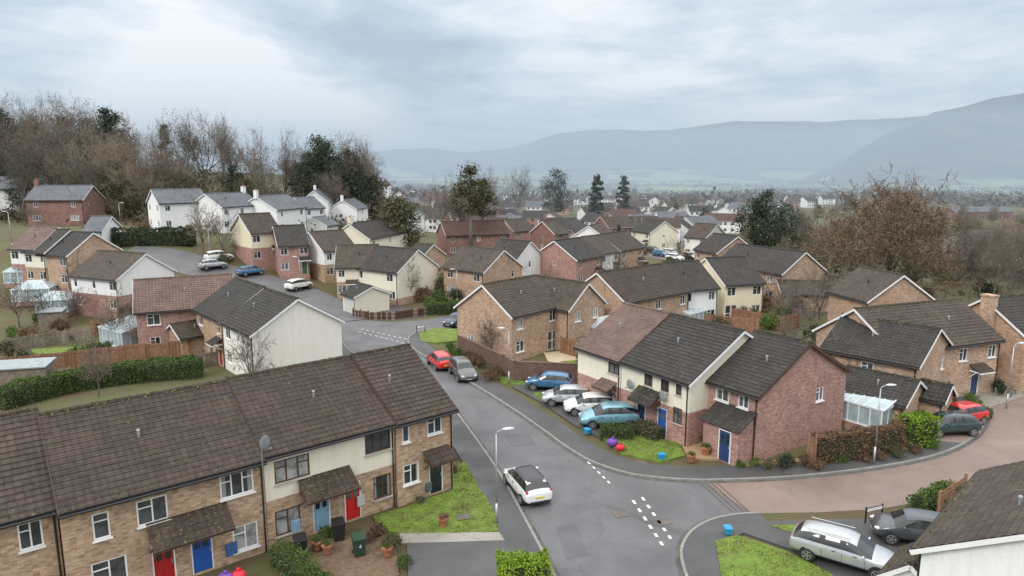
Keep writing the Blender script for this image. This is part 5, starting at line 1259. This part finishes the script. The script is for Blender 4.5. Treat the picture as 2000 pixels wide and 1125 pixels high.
# ---------------------------------------------------------------- sky & light
w=bpy.data.worlds.new('World'); scn.world=w; w.use_nodes=True; nt=w.node_tree; nt.nodes.clear()
o_=N(nt,'ShaderNodeOutputWorld'); bg=N(nt,'ShaderNodeBackground'); tc=N(nt,'ShaderNodeTexCoord')
sx=N(nt,'ShaderNodeSeparateXYZ'); nt.links.new(tc.outputs['Generated'],sx.inputs[0])
zc=math_(nt,'MAXIMUM',sx.outputs[2],0.0); dn=math_(nt,'ADD',zc,.16)
cb=N(nt,'ShaderNodeCombineXYZ'); nt.links.new(math_(nt,'DIVIDE',sx.outputs[0],dn),cb.inputs[0]); nt.links.new(math_(nt,'DIVIDE',sx.outputs[1],dn),cb.inputs[1])
n1=noisef(nt,cb.outputs[0],.8,6,.5,.6)
n2=noisef(nt,cb.outputs[0],2.6,7,.62,.5)
nn=math_(nt,'ADD',math_(nt,'MULTIPLY',n1,.68),math_(nt,'MULTIPLY',n2,.32))
def blob(u,v,wd,amp):
    d=sight(u,v).normalized(); vm=N(nt,'ShaderNodeVectorMath',operation='DISTANCE'); nt.links.new(tc.outputs['Generated'],vm.inputs[0]); vm.inputs[1].default_value=tuple(d)
    t=math_(nt,'DIVIDE',vm.outputs['Value'],wd); e=math_(nt,'POWER',2.718,math_(nt,'MULTIPLY',math_(nt,'MULTIPLY',t,t),-1)); return math_(nt,'MULTIPLY',e,amp)
for bl in((130,110,.10,.14),(330,110,.10,.14),(470,150,.09,.09),(700,285,.10,.24),(480,260,.12,.18),(1250,30,.22,.09),(1050,20,.12,.07),(650,60,.12,-.09),(720,170,.10,-.10),(950,190,.17,-.09),(230,200,.09,-.05),(1700,120,.4,-.01),(40,20,.12,-.10),(1400,150,.12,.04)): nn=math_(nt,'ADD',nn,blob(*bl))
cl=ramp(nt,nn,[(.36,(.37,.46,.56)),(.45,(.52,.61,.70)),(.53,(.70,.77,.84)),(.64,(1.0,1.0,1.0))])
hz=ramp(nt,zc,[(0,(1,1,1)),(.05,(.3,.3,.3)),(.3,(0,0,0))])
cl=mixc(nt,math_(nt,'MULTIPLY',hz,.3),cl,(.66,.74,.82))
cl=mixc(nt,math_(nt,'MINIMUM',blob(728,292,.05,.9),1.0),cl,(1.0,.93,.84))
st=N(nt,'ShaderNodeTexSky',sky_type='NISHITA'); st.sun_disc=False; st.sun_elevation=math.radians(38); st.sun_rotation=math.radians(-60)
nsk=N(nt,'ShaderNodeVectorMath',operation='SCALE'); nt.links.new(st.outputs[0],nsk.inputs[0]); nsk.inputs[3].default_value=.1
cl=mixc(nt,.08,cl,nsk.outputs[0])
boost=math_(nt,'ADD',1.22,math_(nt,'MULTIPLY',math_(nt,'SMOOTH_MAX',math_(nt,'MINIMUM',math_(nt,'MULTIPLY',math_(nt,'SUBTRACT',zc,.26),3.0),1.0),0.0,.02),1.5))
cl=mixc(nt,math_(nt,'MINIMUM',math_(nt,'MULTIPLY',math_(nt,'MAXIMUM',math_(nt,'SUBTRACT',zc,.26),0),2.0),.8),cl,(.73,.71,.69))
nt.links.new(cl,bg.inputs[0]); nt.links.new(boost,bg.inputs[1]); nt.links.new(bg.outputs[0],o_.inputs[0])
sl=bpy.data.lights.new('sun','SUN'); sl.energy=1.5; sl.angle=math.radians(18); sl.color=(1,.96,.90)
so=obj('sun',sl,None,(0,0,50),(math.radians(48),0,math.radians(-40)))
cam=bpy.data.cameras.new('camera'); cam.lens=24; cam.sensor_width=36; cam.clip_end=30000
co=obj('camera',cam,None,(0,0,EYE),(math.pi/2-PITCH,0,0)); scn.camera=co
scn.view_settings.view_transform='Standard'; scn.view_settings.look='None'; scn.view_settings.exposure=0
print('TOWN',cnt,'OBJ',len(bpy.data.objects))
